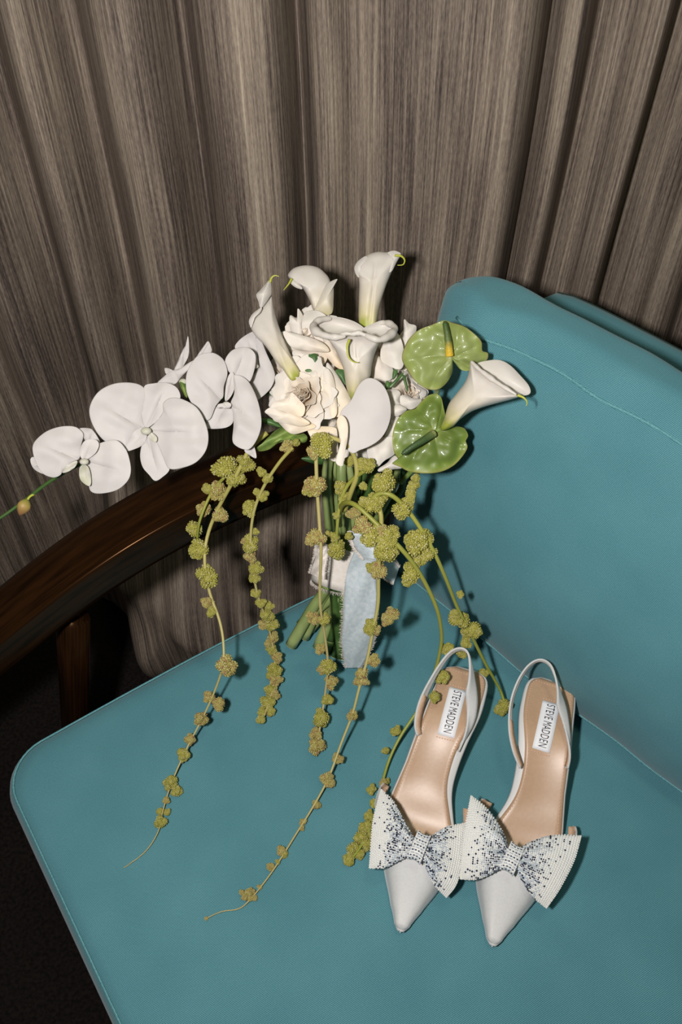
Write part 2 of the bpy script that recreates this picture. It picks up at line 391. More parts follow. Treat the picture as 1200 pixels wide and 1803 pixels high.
# upholstered back of the chair, behind the loose cushion
def back_panel():
    w2 = Vector((math.cos(math.radians(-39)), math.sin(math.radians(-39)), 0)); b2 = Vector((-w2.y, w2.x, 0))
    o0 = CJ + CB * .175 + CW * -.15
    vs, uvs = [], []; NS, NH = 40, 24
    for i in range(NS + 1):
        s = .68 * i / NS; e = min(s, .68 - s); e = math.sqrt(max(0, 1 - (1 - min(1, e / .03)) ** 2)) 
        for j in range(NH):
            an = 2 * PI * j / NH; c, q = math.cos(an), math.sin(an); f = 1 / (abs(c) ** 5 + abs(q) ** 5) ** .2
            hh = .028 + (.235 + .004 * noise.noise(Vector((s * 8, 0, 0)))) * q * f * (.94 + .06 * e); tt = .032 * c * f * e
            p = o0 + w2 * s + b2 * (tt + .20 * hh) + Vector((0, 0, hh)); vs.append(p); uvs.append((s, hh + tt))
    fs = grid_faces(NS + 1, NH, wrapv=True); fs.append(tuple(range(NH))[::-1]); fs.append(tuple(NS * NH + k for k in range(NH)))
    o = cp(mesh('backrest', vs, fs, M_canvas, uvs=uvs)); return o
back_panel()

def cushion():
    root = empty('back_cushion', (CJ + CW * .1 + CB * .06)); tag(root, 'loose teal canvas back cushion with a stitched seam along its top edge', 'cushion', )
    S0, S1, H, T = -.168, .46, .340, .125
    NS, NV = 90, 64
    def surf(s, k):
        # cross-section: rounded box in (depth t, height h); k in 0..1 around it
        an = 2 * PI * k; c, q = math.cos(an), math.sin(an)
        f = 1 / (abs(c) ** 4.5 + abs(q) ** 4.5) ** (1 / 4.5)
        dl = (s - S0); dr = (S1 - s); e = min(dl, dr); e = math.sqrt(max(0, 1 - (1 - min(1, e / .055)) ** 2))
        eh = .83 + .17 * min(1, e * 1.05) - .055 * (1 - sm(0, .26, dl))
        hh = H / 2 + q * f * H / 2 * eh
        tt = T / 2 * (1 - 0) + c * f * T / 2 * (.12 + .88 * e)
        hn = (hh / H) * 2 - 1; tt *= 1 - .52 * sm(.12, H, hh)
        bul = .030 * (1 - hn ** 2) * min(1, (1 - (1 - min(1, dl / .22)) ** 2)) 
        if c < 0: tt -= bul * (-c) 
        # soft dents and pulled creases near the corner
        cr = .0045 * math.sin(60 * (s - S0) + 22 * hh) * math.exp(-((s - S0 - .06) / .07) ** 2) * sm(.22, .34, hh)
        cr += .009 * noise.noise(Vector((s * 6, hh * 6, 1))) + .0045 * noise.noise(Vector(((s - hh * .6) * 20, (hh + s * .4) * 6, 4))) * (.35 + sm(.12, .30, hh))
        tt += cr * (1 if c < 0 else -.4)
        hh += .012 * math.sin((s - S0) * 14) * (1 if q > 0.3 else 0) * sm(.25, .38, hh) * .5
        s2 = s - .024 * (hh / H) * (1 - sm(0, .3, s - S0)); p = CJ + CW * s2 + CB * (tt - .022 + hh * .35) + Vector((0, 0, hh + .001))
        return p
    vs, uvs = [], []
    for i in range(NS + 1):
        x = i / NS; s = S0 + (S1 - S0) * (x if x > .25 else .25 * (x / .25) ** 1.6 if True else x)
        if i == 0: s = S0 + 1e-4
        if i == NS: s = S1 - 1e-4
        arc = 0; last = None
        for j in range(NV):
            p = surf(s, j / NV); arc += (p - last).length if last else 0; last = p
            vs.append(p); uvs.append((s, arc))
    fs = grid_faces(NS + 1, NV, wrapv=True); fs.append(tuple(range(NV))[::-1]); fs.append(tuple(NS * NV + k for k in range(NV)))
    # drop the uv wrap row problem by marking only one seam column (hidden behind)
    inv = Matrix.Translation(-root.location)
    o = mesh('cover', vs, fs, M_canvas, root, uvs); o.matrix_parent_inverse = inv
    # seam along the front top edge, and down the left side
    k0 = .372
    path = [surf(S0 + .034 + (S1 - S0 - .05) * i / 80, k0) + Vector((0, 0, 0)) for i in range(81)]
    v2, f2 = tube_geo(path, .0016, 6); o = mesh('top_seam', v2, f2, M_piping, root); o.matrix_parent_inverse = inv
    k1 = .628
    path = [surf(S0 + .020 + (S1 - S0 - .03) * i / 80, k1) for i in range(81)]
    v2, f2 = tube_geo(path, .0014, 6); o = mesh('bottom_seam', v2, f2, M_piping, root); o.matrix_parent_inverse = inv
    return root
cushion()

# ---------------------------------------------------------------- shoes
SH_L = [(0, -.0030), (.004, -.0062), (.021, -.0135), (.05, -.0255), (.072, -.0300), (.095, -.0285), (.113, -.0215), (.130, -.0155), (.145, -.0145), (.170, -.0175), (.200, -.0235), (.225, -.0245), (.238, -.0235), (.2455, -.0195), (.2480, -.0125)]
SH_R = [(0, .0030), (.004, .0062), (.021, .0145), (.05, .0285), (.072, .0385), (.095, .0425), (.113, .0415), (.130, .0385), (.145, .0355), (.170, .0325), (.200, .0290), (.225, .0270), (.238, .0250), (.2455, .0195), (.2480, .0115)]
def cint(T, y):
    n = len(T)
    for i in range(n - 1):
        if y <= T[i + 1][0] or i == n - 2:
            f = max(0, min(1, (y - T[i][0]) / (T[i + 1][0] - T[i][0])))
            a = T[max(0, i - 1)][1]; b = T[i][1]; c = T[i + 1][1]; d = T[min(n - 1, i + 2)][1]
            return 0.5 * ((2 * b) + (c - a) * f + (2 * a - 5 * b + 4 * c - d) * f * f + (3 * b - a - 3 * c + d) * f ** 3)
def sole_z(y): return .0085 + .047 * sm(.085, .200, y) + .004 * sm(.05, .0, y)

def shoe(T, Hh, mir, label, straps, bow_pts, name):
    T = Vector((T.x, T.y, 0)); Hh = Vector((Hh.x, Hh.y, 0)); ay = (Hh - T).normalized(); ax = Vector((ay.y, -ay.x, 0))
    root = empty(name, (T + Hh) / 2 + Vector((0, 0, SEAT)))
    tag(root, label, 'shoe', 'pair of white satin slingback shoes')
    inv = Matrix.Translation(-root.location)
    def wp(x, y, z): return T + ax * (x * mir) + ay * y + Vector((0, 0, SEAT + z))
    def part(o, par=None):
        if par is None: o.parent = root; o.matrix_parent_inverse = inv
        else: o.parent = par; o.matrix_parent_inverse = Matrix.Identity(4)
        return o
    def fl(fs): return [f[::-1] for f in fs] if mir > 0 else fs
    NY, NX = 60, 16
    ys = [.248 * (k / NY) for k in range(NY + 1)]
    # sole and satin-covered edge: closed section rings
    def ring(y):
        l, r = cint(SH_L, y), cint(SH_R, y); z = sole_z(y)
        inm = .004 + .0035 * math.exp(-((y - .155) / .045) ** 2); e = .0015
        th = .0065 + .004 * sm(.15, .24, y)
        bot = max(0.0006, z - th) if y < .1 else z - th
        return [(l + inm, z - .0004), (l + .0015, z - .0006), (l, z - .002), (l + .001, (z + bot) / 2), (l + .004, bot), (r - .004, bot), (r - .001, (z + bot) / 2), (r, z - .002), (r - .0015, z - .0006), (r - .003, z - .0004), ((l + r) / 2, z - .0008)]
    vs = []
    for y in ys:
        for x, z in ring(y): vs.append(wp(x, y, z))
    k = 11; fs = grid_faces(NY + 1, k, wrapv=True); fs += [tuple(range(k))[::-1], tuple(NY * k + i for i in range(k))]
    sole = part(mesh('sole', vs, fl(fs), M_edge))
    bm = bmesh.new(); bm.from_mesh(sole.data); bmesh.ops.recalc_face_normals(bm, faces=bm.faces); bm.to_mesh(sole.data); bm.free()
    # insole pad
    def ins_edge(y):
        l, r = cint(SH_L, y), cint(SH_R, y)
        l2 = l + .0028 + .0042 * math.exp(-((y - .158) / .040) ** 2); r2 = r - .0022
        return l2, r2
    def ins_pt(x, y, up=0):
        l, r = ins_edge(y); q = (x - (l + r) / 2) / max(.004, (r - l) / 2)
        dip = -.0022 * (1 - min(1, q * q)) * sm(.06, .10, y) 
        dip += .0016 * math.exp(-((y - .118) / .012) ** 2) * (1 - min(1, q * q))      # rise behind the ball of the foot
        edge = -.0010 * sm(.86, 1, abs(q))
        return wp(x, y, sole_z(y) + .0018 + dip + edge + up)
    ys2 = [.012 + (.2462 - .012) * k / 70 for k in range(71)]
    vs = []
    for y in ys2:
        l, r = ins_edge(y)
        c = min(1, max(0, (.2462 - y) / .010)); c = math.sqrt(max(0, 1 - (1 - c) ** 2)); mid = (l + r) / 2
        l = mid + (l - mid) * (.74 + .26 * c); r = mid + (r - mid) * (.74 + .26 * c)
        for j in range(NX + 1): vs.append(ins_pt(l + (r - l) * j / NX, y))
    insole = part(mesh('insole', vs, fl(grid_faces(71, NX + 1)), M_tan)); solid(insole, .0014, -1 )
    # stitching around the insole
    vs, fs = [], []
    def dash(p, q, r=.00038):
        tube_geo([p, q], r, 5, vs, fs)
    y = .085
    while y < .2395:
        l, r = ins_edge(y); l2, r2 = ins_edge(y + .0016)
        dash(ins_pt(l + .0030, y, .0004), ins_pt(l2 + .0030, y + .0016, .0004)); dash(ins_pt(r - .0034, y, .0004), ins_pt(r2 - .0034, y + .0016, .0004)); y += .0027
    x = ins_edge(.2400)[0] + .0045; xe = ins_edge(.2400)[1] - .005
    while x < xe: dash(ins_pt(x, .2415, .0004), ins_pt(x + .0016, .2415, .0004)); x += .0027
    pcx = .0035; PW, P0, P1 = .0084, .1735, .2230
    for yy in (P0 - .0022, P1 + .0022):
        x = pcx - PW
        while x < pcx + PW - .001: dash(ins_pt(x, yy, .0005), ins_pt(x + .0016, yy, .0005), .00045); x += .0026
    st = part(mesh('stitching', vs, fs, M_stitch, insole), insole); st['kind'] = 'stuff'
    # cloth label with lettering
    vs = [ins_pt(pcx + PW * (2 * i / 4 - 1), P0 + (P1 - P0) * j / 14, .0007) for j in range(15) for i in range(5)]
    lab = part(mesh('label_patch', vs, fl(grid_faces(15, 5)), M_patch, insole), insole); solid(lab, .0004)
    cu = bpy.data.curves.new('lettering', 'FONT'); cu.body = 'STEVE MADDEN'; cu.size = .0098; cu.align_x = 'CENTER'; cu.align_y = 'CENTER'; cu.space_character = 1.08; cu.resolution_u = 3; cu.offset = 0
    to = bpy.data.objects.new('lettering', cu); col.objects.link(to); bpy.context.view_layer.update()
    me = bpy.data.meshes.new_from_object(to.evaluated_get(bpy.context.evaluated_depsgraph_get())); bpy.data.objects.remove(to)
    bm = bmesh.new(); bm.from_mesh(me)
    bmesh.ops.subdivide_edges(bm, edges=[e for e in bm.edges if e.calc_length() > .003], cuts=3)
    bmesh.ops.triangulate(bm, faces=bm.faces)
    xs = [v.co.x for v in bm.verts]; wid = max(xs) - min(xs); k = (.0435) / wid; k2 = .0080 / (max(v.co.y for v in bm.verts) - min(v.co.y for v in bm.verts))
    for v in bm.verts:
        tx, ty = v.co.x * k, v.co.y * k2
        v.co = ins_pt(pcx + ty * mir, (P0 + P1) / 2 - tx, .0013)
    bm.to_mesh(me); bm.free(); me.materials.clear(); me.materials.append(M_ink)
    lt = bpy.data.objects.new('lettering', me); col.objects.link(lt); part(lt, insole)
    # vamp: pointed satin toe with open sides
    NV, NT2 = 40, 48
    vs = []
    def vamp_pt(y, t):
        l, r = cint(SH_L, min(y, .12)) , cint(SH_R, min(y, .12))
        lw = l - .0035 * sm(.06, .11, y) - .007 * math.exp(-((y - .118) / .018) ** 2); rw = r + .003 * sm(.06, .10, y) + .002 * math.exp(-((y - .115) / .015) ** 2)
        a = PI * t; c, s = math.cos(a), math.sin(a)
        cc = (abs(c) ** .5) * (1 if c > 0 else -1); ss = abs(s) ** .62; pass
        hgt = .006 + .036 * sm(-.01, .085, y) - .006 * sm(.09, .125, y)
        mid, hw = (lw + rw) / 2, (rw - lw) / 2; g_ = math.sqrt(max(.0004, min(1, y / .004))); hw *= g_; hgt *= g_
        z0 = max(.001, sole_z(y) - .0045)
        lean = sm(.080, .104, y) * ss ** .45 * (.017 if c > 0 else .010) * (1 if c > 0 else -1)
        return mid - hw * cc - lean, z0 + hgt * ss * (1 - .35 * sm(.09, .12, y))
    for i in range(NV + 1):
        for j in range(NT2 + 1):
            t = .5 - .5 * math.cos(PI * j / NT2); q = abs(2 * t - 1)
            ye = .071 + .045 * sm(.28, .70, q) + .008 * sm(.68, .98, q)
            v = i / NV; y = ye * v
            x, z = vamp_pt(y, t); vs.append(wp(x, y - .0006, z))
    vamp = part(mesh('toe_upper', vs, fl(grid_faces(NV + 1, NT2 + 1)), [M_satin, M_lining])); 
    solid(vamp, .0016, -1 if True else 1, 1)
    # heel
    vs = []
    for i in range(9):
        f = i / 8; z = .050 * (1 - f); g = .62 + .38 * (1 - f) ** 2.0
        for k in range(16):
            a = 2 * PI * k / 16; x, y = math.cos(a) * .0185 * g, math.sin(a) * .016 * g
            vs.append(wp(x + .002, .226 + y + .008 * f * 0, z))
    fs = grid_faces(9, 16, wrapv=True) + [tuple(range(16)), tuple(128 + k for k in range(16))]
    hl = part(mesh('heel', vs, fs, M_satin))
    bm = bmesh.new(); bm.from_mesh(hl.data); bmesh.ops.recalc_face_normals(bm, faces=bm.faces); bm.to_mesh(hl.data); bm.free()
    # slingback strap: band around the back of the heel, points given as centre + half width
    pts = [PZ(a, b, z) for a, b, z, wd, tl in straps]; n = 72
    cl = catmull(pts, n); ww = catmull([Vector((wd, tl, 0)) for a, b, z, wd, tl in straps], n)
    vs = []; cen = wp(.002, .205, .07)
    for i, p in enumerate(cl):
        o_ = p - cen; o_.z = 0; o_.normalize(); tl = ww[i].y
        wv = (o_ * math.sin(tl) + Vector((0, 0, 1)) * math.cos(tl)) * ww[i].x
        for j in range(5): vs.append(p + wv * ((j - 2) / 2) + o_ * .0008 * (1 - ((j - 2) / 2) ** 2))
    fs = grid_faces(n + 1, 5)
    strap = part(mesh('slingback_strap', vs, fs, [M_satin, M_lining])); solid(strap, .0018, 0)
    bm = bmesh.new(); bm.from_mesh(strap.data)
    bm.faces.ensure_lookup_table()
    bm.to_mesh(strap.data); bm.free()
    # tan lining on the inner side near both ends
    vs2 = []
    for rng in (range(0, 15), range(n - 14, n + 1)):
        b0 = len(vs2)
        vv = []
        for i in rng:
            p = cl[i]; o_ = p - cen; o_.z = 0; o_.normalize(); tl = ww[i].y
            wv = (o_ * math.sin(tl) + Vector((0, 0, 1)) * math.cos(tl)) * ww[i].x * .86
            for j in range(3): vv.append(p + wv * (j - 1) - o_ * .0013)
        lo = mesh('strap_lining', vv, grid_faces(len(list(rng)), 3), M_lining, strap); solid(lo, .0006)
    # bow
    bow = None
    # bow frame: knot centre and four corners in (px,py,z)
    K = PZ(*bow_pts['knot']); nrm = (CAM - K).normalized() * .35 + Vector((0, 0, 1)) * .65; nrm.normalize()
    kx = (PZ(*bow_pts['kr']) - PZ(*bow_pts['kl'])); kx = (kx - nrm * kx.dot(nrm)); khw = kx.length / 2; kx.normalize(); ky = nrm.cross(kx)
    # knot
    vs = []; NK = 20; NJ = 14
    def knot_pt(u, a):      # u across the knot (-1..1), a around
        rx = khw * u; c, s = math.cos(a), math.sin(a)
        f = 1 / (abs(c) ** 3 + abs(s) ** 3) ** (1 / 3); pinch = .85 + .15 * u * u
        return K + kx * rx + ky * (c * f * .0135 * pinch) + nrm * (s * f * .0062 * (1.15 - .35 * u * u) + .002)
    for i in range(NK + 1):
        for j in range(NJ * 2): vs.append(knot_pt(2 * i / NK - 1, PI * j / NJ))
    fs = grid_faces(NK + 1, NJ * 2, wrapv=True) + [tuple(range(NJ * 2))[::-1], tuple(NK * NJ * 2 + k for k in range(NJ * 2))]
    bow = part(mesh('bow', vs, fs, M_bowb)); tag(bow, 'white and silver bow covered in pearl beads and rhinestones')
    pearls = ([], []); silv = ([], []); gems = ([], [])
    ico = [(0, 0, 1), (.894, 0, .447), (.276, .851, .447), (-.724, .526, .447), (-.724, -.526, .447), (.276, -.851, .447), (.724, .526, -.2), (-.276, .851, -.2), (-.894, 0, -.2), (-.276, -.851, -.2), (.724, -.526, -.2)]
    icf = [(0, 1, 2), (0, 2, 3), (0, 3, 4), (0, 4, 5), (0, 5, 1), (1, 6, 2), (2, 7, 3), (3, 8, 4), (4, 9, 5), (5, 10, 1), (2, 6, 7), (3, 7, 8), (4, 8, 9), (5, 9, 10), (1, 10, 6)]
    def bead(store, p, nn, r, flat=1.0):
        a = kx; a = (a - nn * a.dot(nn)).normalized(); b = nn.cross(a); b0 = len(store[0])
        for x, y, z in ico: store[0].append(p + a * x * r + b * y * r + nn * z * r * flat)
        store[1].extend(tuple(b0 + q for q in f) for f in icf)
    rr = random.Random(5 if mir > 0 else 9)
    for side in ('l', 'r'):
        Tp_, Bp_, Op_ = bow_pts[side]      # top edge, bottom edge (knot to corner), outer edge
        zk, zo = .050, .040 + (.006 if (mir > 0 and side == 'l') else -.007 if (mir < 0 and side == 'r') else 0)
        def zz_(f, lift): return zk + (zo - zk) * f + lift
        TE = [PZ(a, b, zz_(k / (len(Tp_) - 1), .010 * k / (len(Tp_) - 1))) for k, (a, b) in enumerate(Tp_)]
        BE = [PZ(a, b, zz_(k / (len(Bp_) - 1), -.004 * k / (len(Bp_) - 1))) for k, (a, b) in enumerate(Bp_)]
        OE = [TE[-1]] + [PZ(a, b, zz_(1, .006)) for a, b in Op_] + [BE[-1]]
        TE, BE, OE = catmull(TE, 60), catmull(BE, 60), catmull(OE, 60)
        def sa(C_, u):
            u = max(0, min(1, u)) * 60; i_ = min(59, int(u)); return C_[i_].lerp(C_[i_ + 1], u - i_)
        kt, kb = TE[0], BE[0]
        def edge(v): return sa(OE, v)
        def coons(u, v):
            kk = kt * (1 - v) + kb * v
            return sa(TE, u) * (1 - v) + sa(BE, u) * v + kk * (1 - u) + edge(v) * u - (kt * (1 - u) * (1 - v) + OE[0] * u * (1 - v) + kb * (1 - u) * v + OE[-1] * u * v)
        ph = rr.uniform(0, 6)
        def lp(u, v):           # top sheet
            pl = .0030 * math.sin(2 * PI * (2.6 * v) + ph) * math.exp(-((u - .22) / .34) ** 2)
            bul = .010 * math.sin(PI * v) ** .7 * (math.sin(PI * min(1, u * .80 + .12)) ** .8)
            return coons(u, v) + nrm * (bul + pl * math.sin(PI * v) ** .5 + .0005)
        def bp(u, v):
            return coons(u, v) - nrm * (.005 * math.sin(PI * v) ** .7 * math.sin(PI * min(1, u * .85 + .12)) + .0012)
        NU, NVV = 26, 26; vs = []
        for i in range(NU + 1):
            for j in range(NVV + 1): vs.append(lp(i / NU, j / NVV))
            for j in range(NVV, -1, -1): vs.append(bp(i / NU, j / NVV))
        kk_ = 2 * (NVV + 1)
        fs = grid_faces(NU + 1, kk_, wrapv=True) + [tuple(range(kk_))[::-1], tuple(NU * kk_ + q for q in range(kk_))]
        lo = part(mesh('bow_loop', vs, fs, M_bowb, bow), bow)
        bm = bmesh.new(); bm.from_mesh(lo.data); bmesh.ops.recalc_face_normals(bm, faces=bm.faces); bm.to_mesh(lo.data); bm.free()
        # bead rows
        L = (edge(.5) - K).length; nu = int(L / .00175)
        for i in range(1, nu + 1):
            u = i / nu - .002
            W_ = sum((lp(u, (k + 1) / 8) - lp(u, k / 8)).length for k in range(8)); nv = max(4, int(W_ / .0018))
            for j in range(nv + 1):
                v = (j + (.5 if i % 2 else 0)) / nv
                if v > 1: continue
                v = min(.995, max(.005, v + rr.uniform(-.1, .1) / nv)); p = lp(u, v)
                du = lp(min(1, u + .01), v) - lp(u - .01, v); dv = lp(u, min(1, v + .01)) - lp(u, max(0, v - .01)); nn = du.cross(dv)
                if nn.length < 1e-9: nn = nrm.copy()
                nn.normalize()
                if nn.dot(nrm) < 0: nn = -nn
                x = u + rr.uniform(-.13, .13)
                stripe = .5 + .5 * math.sin(2 * PI * (4.0 * v) + ph)
                if x < .80 and rr.random() < (.30 * (1 - u) + .10) * (.45 + 1.1 * stripe) and u > .05: bead(gems, p + nn * .0004, nn, .00092 * rr.uniform(.8, 1.15), .7)
                elif x < .62 and rr.random() < .75: bead(silv, p + nn * .0002, nn, .00088, .8)
                else: bead(pearls, p + nn * .0001, nn, .00092, .8)
    for i in range(9):          # beads on the knot
        for j in range(-6, 7):
            u = -0.9 + 1.8 * i / 8; a = PI / 2 + j * .19
            p = knot_pt(u, a); nn = (p - K - kx * (p - K).dot(kx)).normalized()
            bead(gems if (i % 2 and j % 2 == 0) else silv if (i + j) % 3 else pearls, p, nn, .00085, .8)
    for nm, st_, m in (('pearl_beads', pearls, M_pearl), ('silver_beads', silv, M_silver), ('rhinestones', gems, M_gem)):
        o = part(mesh(nm, st_[0], st_[1], m, bow, smooth=(m is not M_gem)), bow); o['kind'] = 'stuff'
    return root

TR, HR = PZ(866, 1666, .008), PZ(973, 1192, .056)
TL, HL = PZ(704, 1641, .008), PZ(823, 1173, .056)
stR = [(917, 1350, .050, .0042, .9), (906, 1320, .058, .0050, .8), (899, 1283, .066, .0046, .6), (900, 1240, .076, .0042, .3), (912, 1202, .086, .0040, .2), (930, 1174, .093, .0040, .0), (950, 1163, .096, .0042, -.3), (968, 1172, .094, .0046, -.5), (979, 1200, .088, .0050, -.7), (988, 1244, .078, .0064, -.95), (998, 1292, .066, .0062, -.9), (1001, 1330, .057, .0044, .1), (997, 1352, .050, .0036, .5)]
stL = [(738, 1294, .050, .0042, .9), (735, 1273, .056, .0050, .8), (742, 1238, .066, .0048, .6), (759, 1200, .076, .0044, .3), (779, 1167, .086, .0042, .2), (795, 1149, .093, .0040, .0), (812, 1143, .097, .0042, -.3), (824, 1152, .095, .0048, -.5), (829, 1178, .090, .0054, -.8), (830, 1218, .080, .0066, -1.0), (828, 1258, .068, .0072, -1.0), (820, 1292, .058, .0058, -.3), (806, 1322, .050, .0036, .5)]
bwR = dict(knot=(900.5, 1513, .054), kl=(889, 1508, .054), kr=(913, 1520, .054),
           l=([(896, 1500), (883, 1462), (856, 1423), (829, 1401)], [(893, 1522), (868, 1537), (838, 1549), (810, 1548)], [(814, 1480)]),
           r=([(906, 1505), (925, 1488), (954, 1475), (989, 1470), (1022, 1472)], [(906, 1525), (920, 1553), (938, 1580), (961, 1599)], [(1009, 1517), (984, 1566)]))
bwL = dict(knot=(737, 1493, .054), kl=(726, 1488, .054), kr=(749, 1498, .054),
           l=([(732, 1482), (710, 1444), (693, 1412), (671, 1390)], [(730, 1502), (698, 1518), (674, 1529), (650, 1529)], [(656, 1450)]),
           r=([(744, 1485), (767, 1467), (790, 1455), (819, 1449)], [(742, 1507), (753, 1538), (767, 1562), (785, 1580)], [(815, 1507), (803, 1556)]))
shoe(TR, HR, 1, 'right one of the two white satin slingback shoes, nearest the back cushion, with beaded bow', stR, bwR, 'slingback_shoe')
shoe(TL, HL, -1, 'left one of the two white satin slingback shoes, touching the bouquet strands, with beaded bow', stL, bwL, 'slingback_shoe')

# ---------------------------------------------------------------- the bouquet
BQ = empty('bridal_bouquet', PZ(600, 1150, 0.0)); BINV = Matrix.Translation(-BQ.location)
tag(BQ, 'white and green bouquet of orchids, callas and roses trailing amaranth, leaning on the chair arm', 'bouquet')
def bp_(o, par=None):
    if par is None: o.parent = BQ; o.matrix_parent_inverse = BINV
    else: o.parent = par
    return o

def blade(name, outl, c, d, mt, g=(0, 0), cup=.0, ruf=(0, 5, 0), par=None, K=10, N=72, th=.00045, bumpf=None, p=2.0, bas=None):
    """a real petal or leaf: outline at distance d, tilted (g per 100 px), cupped towards its rim"""
    ol = catmull([Vector((a, b, 0)) for a, b in outl], N, True)
    if c is None: c = (sum(q.x for q in ol) / N, sum(q.y for q in ol) / N)
    vs = [None]; uvs = [(0, 0)]
    def pt(x, y, rho, an):
        dx, dy = (x - c[0]) / 100, (y - c[1]) / 100
        dd = d + g[0] * dx + g[1] * dy + cup * rho ** p + ruf[0] * rho ** 3 * math.sin(ruf[1] * an + ruf[2])
        if bumpf: dd += bumpf(x, y, rho, an)
        return PD(x, y, dd)
    vs[0] = pt(c[0], c[1], 0, 0)
    for rho in [k / K for k in range(1, K)] + [.975, 1.0]:
        for q in ol:
            x, y = c[0] + (q.x - c[0]) * rho, c[1] + (q.y - c[1]) * rho
            an = math.atan2(q.y - c[1], q.x - c[0]); vs.append(pt(x, y, rho, an))
            if bas: uvs.append((min(1, math.hypot(x - bas[0], y - bas[1]) / bas[2]), an))
            else: uvs.append((rho, an))
    if bas: uvs[0] = (min(1, math.hypot(c[0] - bas[0], c[1] - bas[1]) / bas[2]), 0)
    fs = [(0, 1 + (j + 1) % N, 1 + j) for j in range(N)]
    for k in range(K):
        for j in range(N):
            a = 1 + k * N + j; b = 1 + k * N + (j + 1) % N; fs.append((a, b, b + N, a + N))
    o = mesh(name, vs, fs, mt, None, uvs); solid(o, th); bp_(o, par); return o
def crop(x0, y0, s, L): return [(x0 + a / s, y0 + b / s) for a, b in L]
def ball(name, px, py, d, r, mt, par=None, sq=(1, 1, 1), seg=14):
    c = PD(px, py, d); vs = []
    for i in range(seg + 1):
        t = PI * i / seg
        for j in range(seg): 
            a = 2 * PI * j / seg; vs.append(c + Vector((math.sin(t) * math.cos(a) * r * sq[0], math.sin(t) * math.sin(a) * r * sq[1], math.cos(t) * r * sq[2])))
    return bp_(mesh(name, vs, grid_faces(seg + 1, seg, wrapv=True), mt), par)

# cut stems held by the wrap
wrapc = PD(612, 990, 1.015)
ends = [(512, 1136, .012, 6.2, 0), (536, 1122, .010, 5.4, 0), (560, 1140, .012, 6.4, 0), (548, 1108, .010, 5.0, 0), (528, 1100, .022, 5.2, 0), (575, 1150, .008, 4.4, 1), (588, 1155, .007, 4.2, 1), (600, 1158, .009, 4.6, 1), (612, 1150, .007, 4.0, 1), (596, 1138, .018, 4.2, 1), (582, 1128, .022, 4.5, 1), (606, 1130, .02, 4.2, 0), (622, 1140, .012, 4.0, 1), (566, 1118, .02, 4.5, 0)]
tops = [(575, 830), (590, 820), (600, 835), (620, 810), (585, 800), (640, 815), (655, 825), (675, 830), (690, 815), (665, 800), (630, 830), (700, 825), (710, 840), (612, 805)]
for i, (ex, ey, ez, r, dk) in enumerate(ends):
    o_ = (i % 7 - 3) / 3; q = ((i * 5) % 9 - 4) / 4
    a = PZ(ex, ey, ez); m = wrapc + Vector((.019 * o_ if i > 4 else -.016 + .009 * i, .006 * q, .010 * q - .004)); t_ = PD(tops[i][0], tops[i][1], .975 + .012 * q)
    r = r / 1000
    st = bp_(tube('cut_stem', [a, a.lerp(m, .5) + Vector((0, 0, .001)), m, m.lerp(t_, .5), t_, t_.lerp(PD(610, 690, .97), .6)], lambda u, r=r: r * (1 - .25 * u), M_stemd if dk else M_stem, n=20, seg=10))
    if dk: tag(st, 'dark green cut stem')
    dirn = (a - m).normalized()
    v2, f2 = tube_geo([a - dirn * .0005, a + dirn * .0008], r * .93, 12); bp_(mesh('cut_face', v2, f2, M_cut, st), st)

# ribbon wrap, tail, knot
def wrap():
    vs = []; N = 48; axis = (PD(622, 900, .985) - PD(600, 1080, 1.03)).normalized()
    sx = (Vector((1, 0, 0)) - axis * axis.x).normalized(); sy = axis.cross(sx)
    for i in range(7):
        h = (i / 6 - .5) * .046
        for j in range(N):
            a = 2 * PI * j / N; r = 1 + .02 * math.sin(5 * a + i) + .015 * noise.noise(Vector((a, i, 0)))
            flare = 1 + .05 * abs(i / 6 - .5) * 2
            vs.append(wrapc + axis * (h + .003 * math.sin(2 * a)) + sx * math.cos(a) * .0335 * r * flare + sy * math.sin(a) * .0225 * r * flare)
    return bp_(solid(mesh('ribbon_wrap', vs, grid_faces(7, N, wrapv=True), M_ribw), .0012)), axis, sx
wr, WAX, WSX = wrap(); tag(wr, 'cream ribbon wrapped round the stems')
fr, ff = [], []
def fringe(p, dirv, n=1, L=.004, r=.00014):
    for _ in range(n):
        q = p + dirv * L * R.uniform(.5, 1.2) + Vector((R.uniform(-1, 1), R.uniform(-1, 1), R.uniform(-1, 1))) * L * .35
        m = p.lerp(q, .5) + Vector((R.uniform(-1, 1), R.uniform(-1, 1), R.uniform(-1, 1))) * L * .15
        tube_geo([p, m, q], r, 3, fr, ff, cap=False)
for j in range(160):
    a = PI + PI * j / 160; p = wrapc - WAX * .0235 + WSX * math.cos(a) * .0352 + WAX.cross(WSX) * math.sin(a) * .0236
    fringe(p, -WAX, 2, .0035)
def tail(name, px_l, px_r, mt, bulge=.004, th=.0006, label=None):
    nU = 60
    Lc = catmull([PZ(*p) for p in px_l], nU); Rc = catmull([PZ(*p) for p in px_r], nU); vs = []
    for i in range(nU + 1):
        for j in range(13):
            f = j / 12; p = Lc[i].lerp(Rc[i], f)
            tw = (CAM - p).normalized()
            p += tw * (bulge * math.sin(PI * f) + .0016 * math.sin(8 * f + 4 * i / nU * 3) + .001 * noise.noise(Vector((f * 6, i * .2, 3))))
            vs.append(p)
    o = bp_(solid(mesh(name, vs, grid_faces(nU + 1, 13), mt), th))
    for i in range(nU):
        for k in range(4):
            q = k / 4; a = Lc[i].lerp(Lc[i + 1], q); b = Rc[i].lerp(Rc[i + 1], q); dr = (a - b).normalized()
            fringe(a, dr, 1, .003); fringe(b, -dr, 1, .002)
    return o
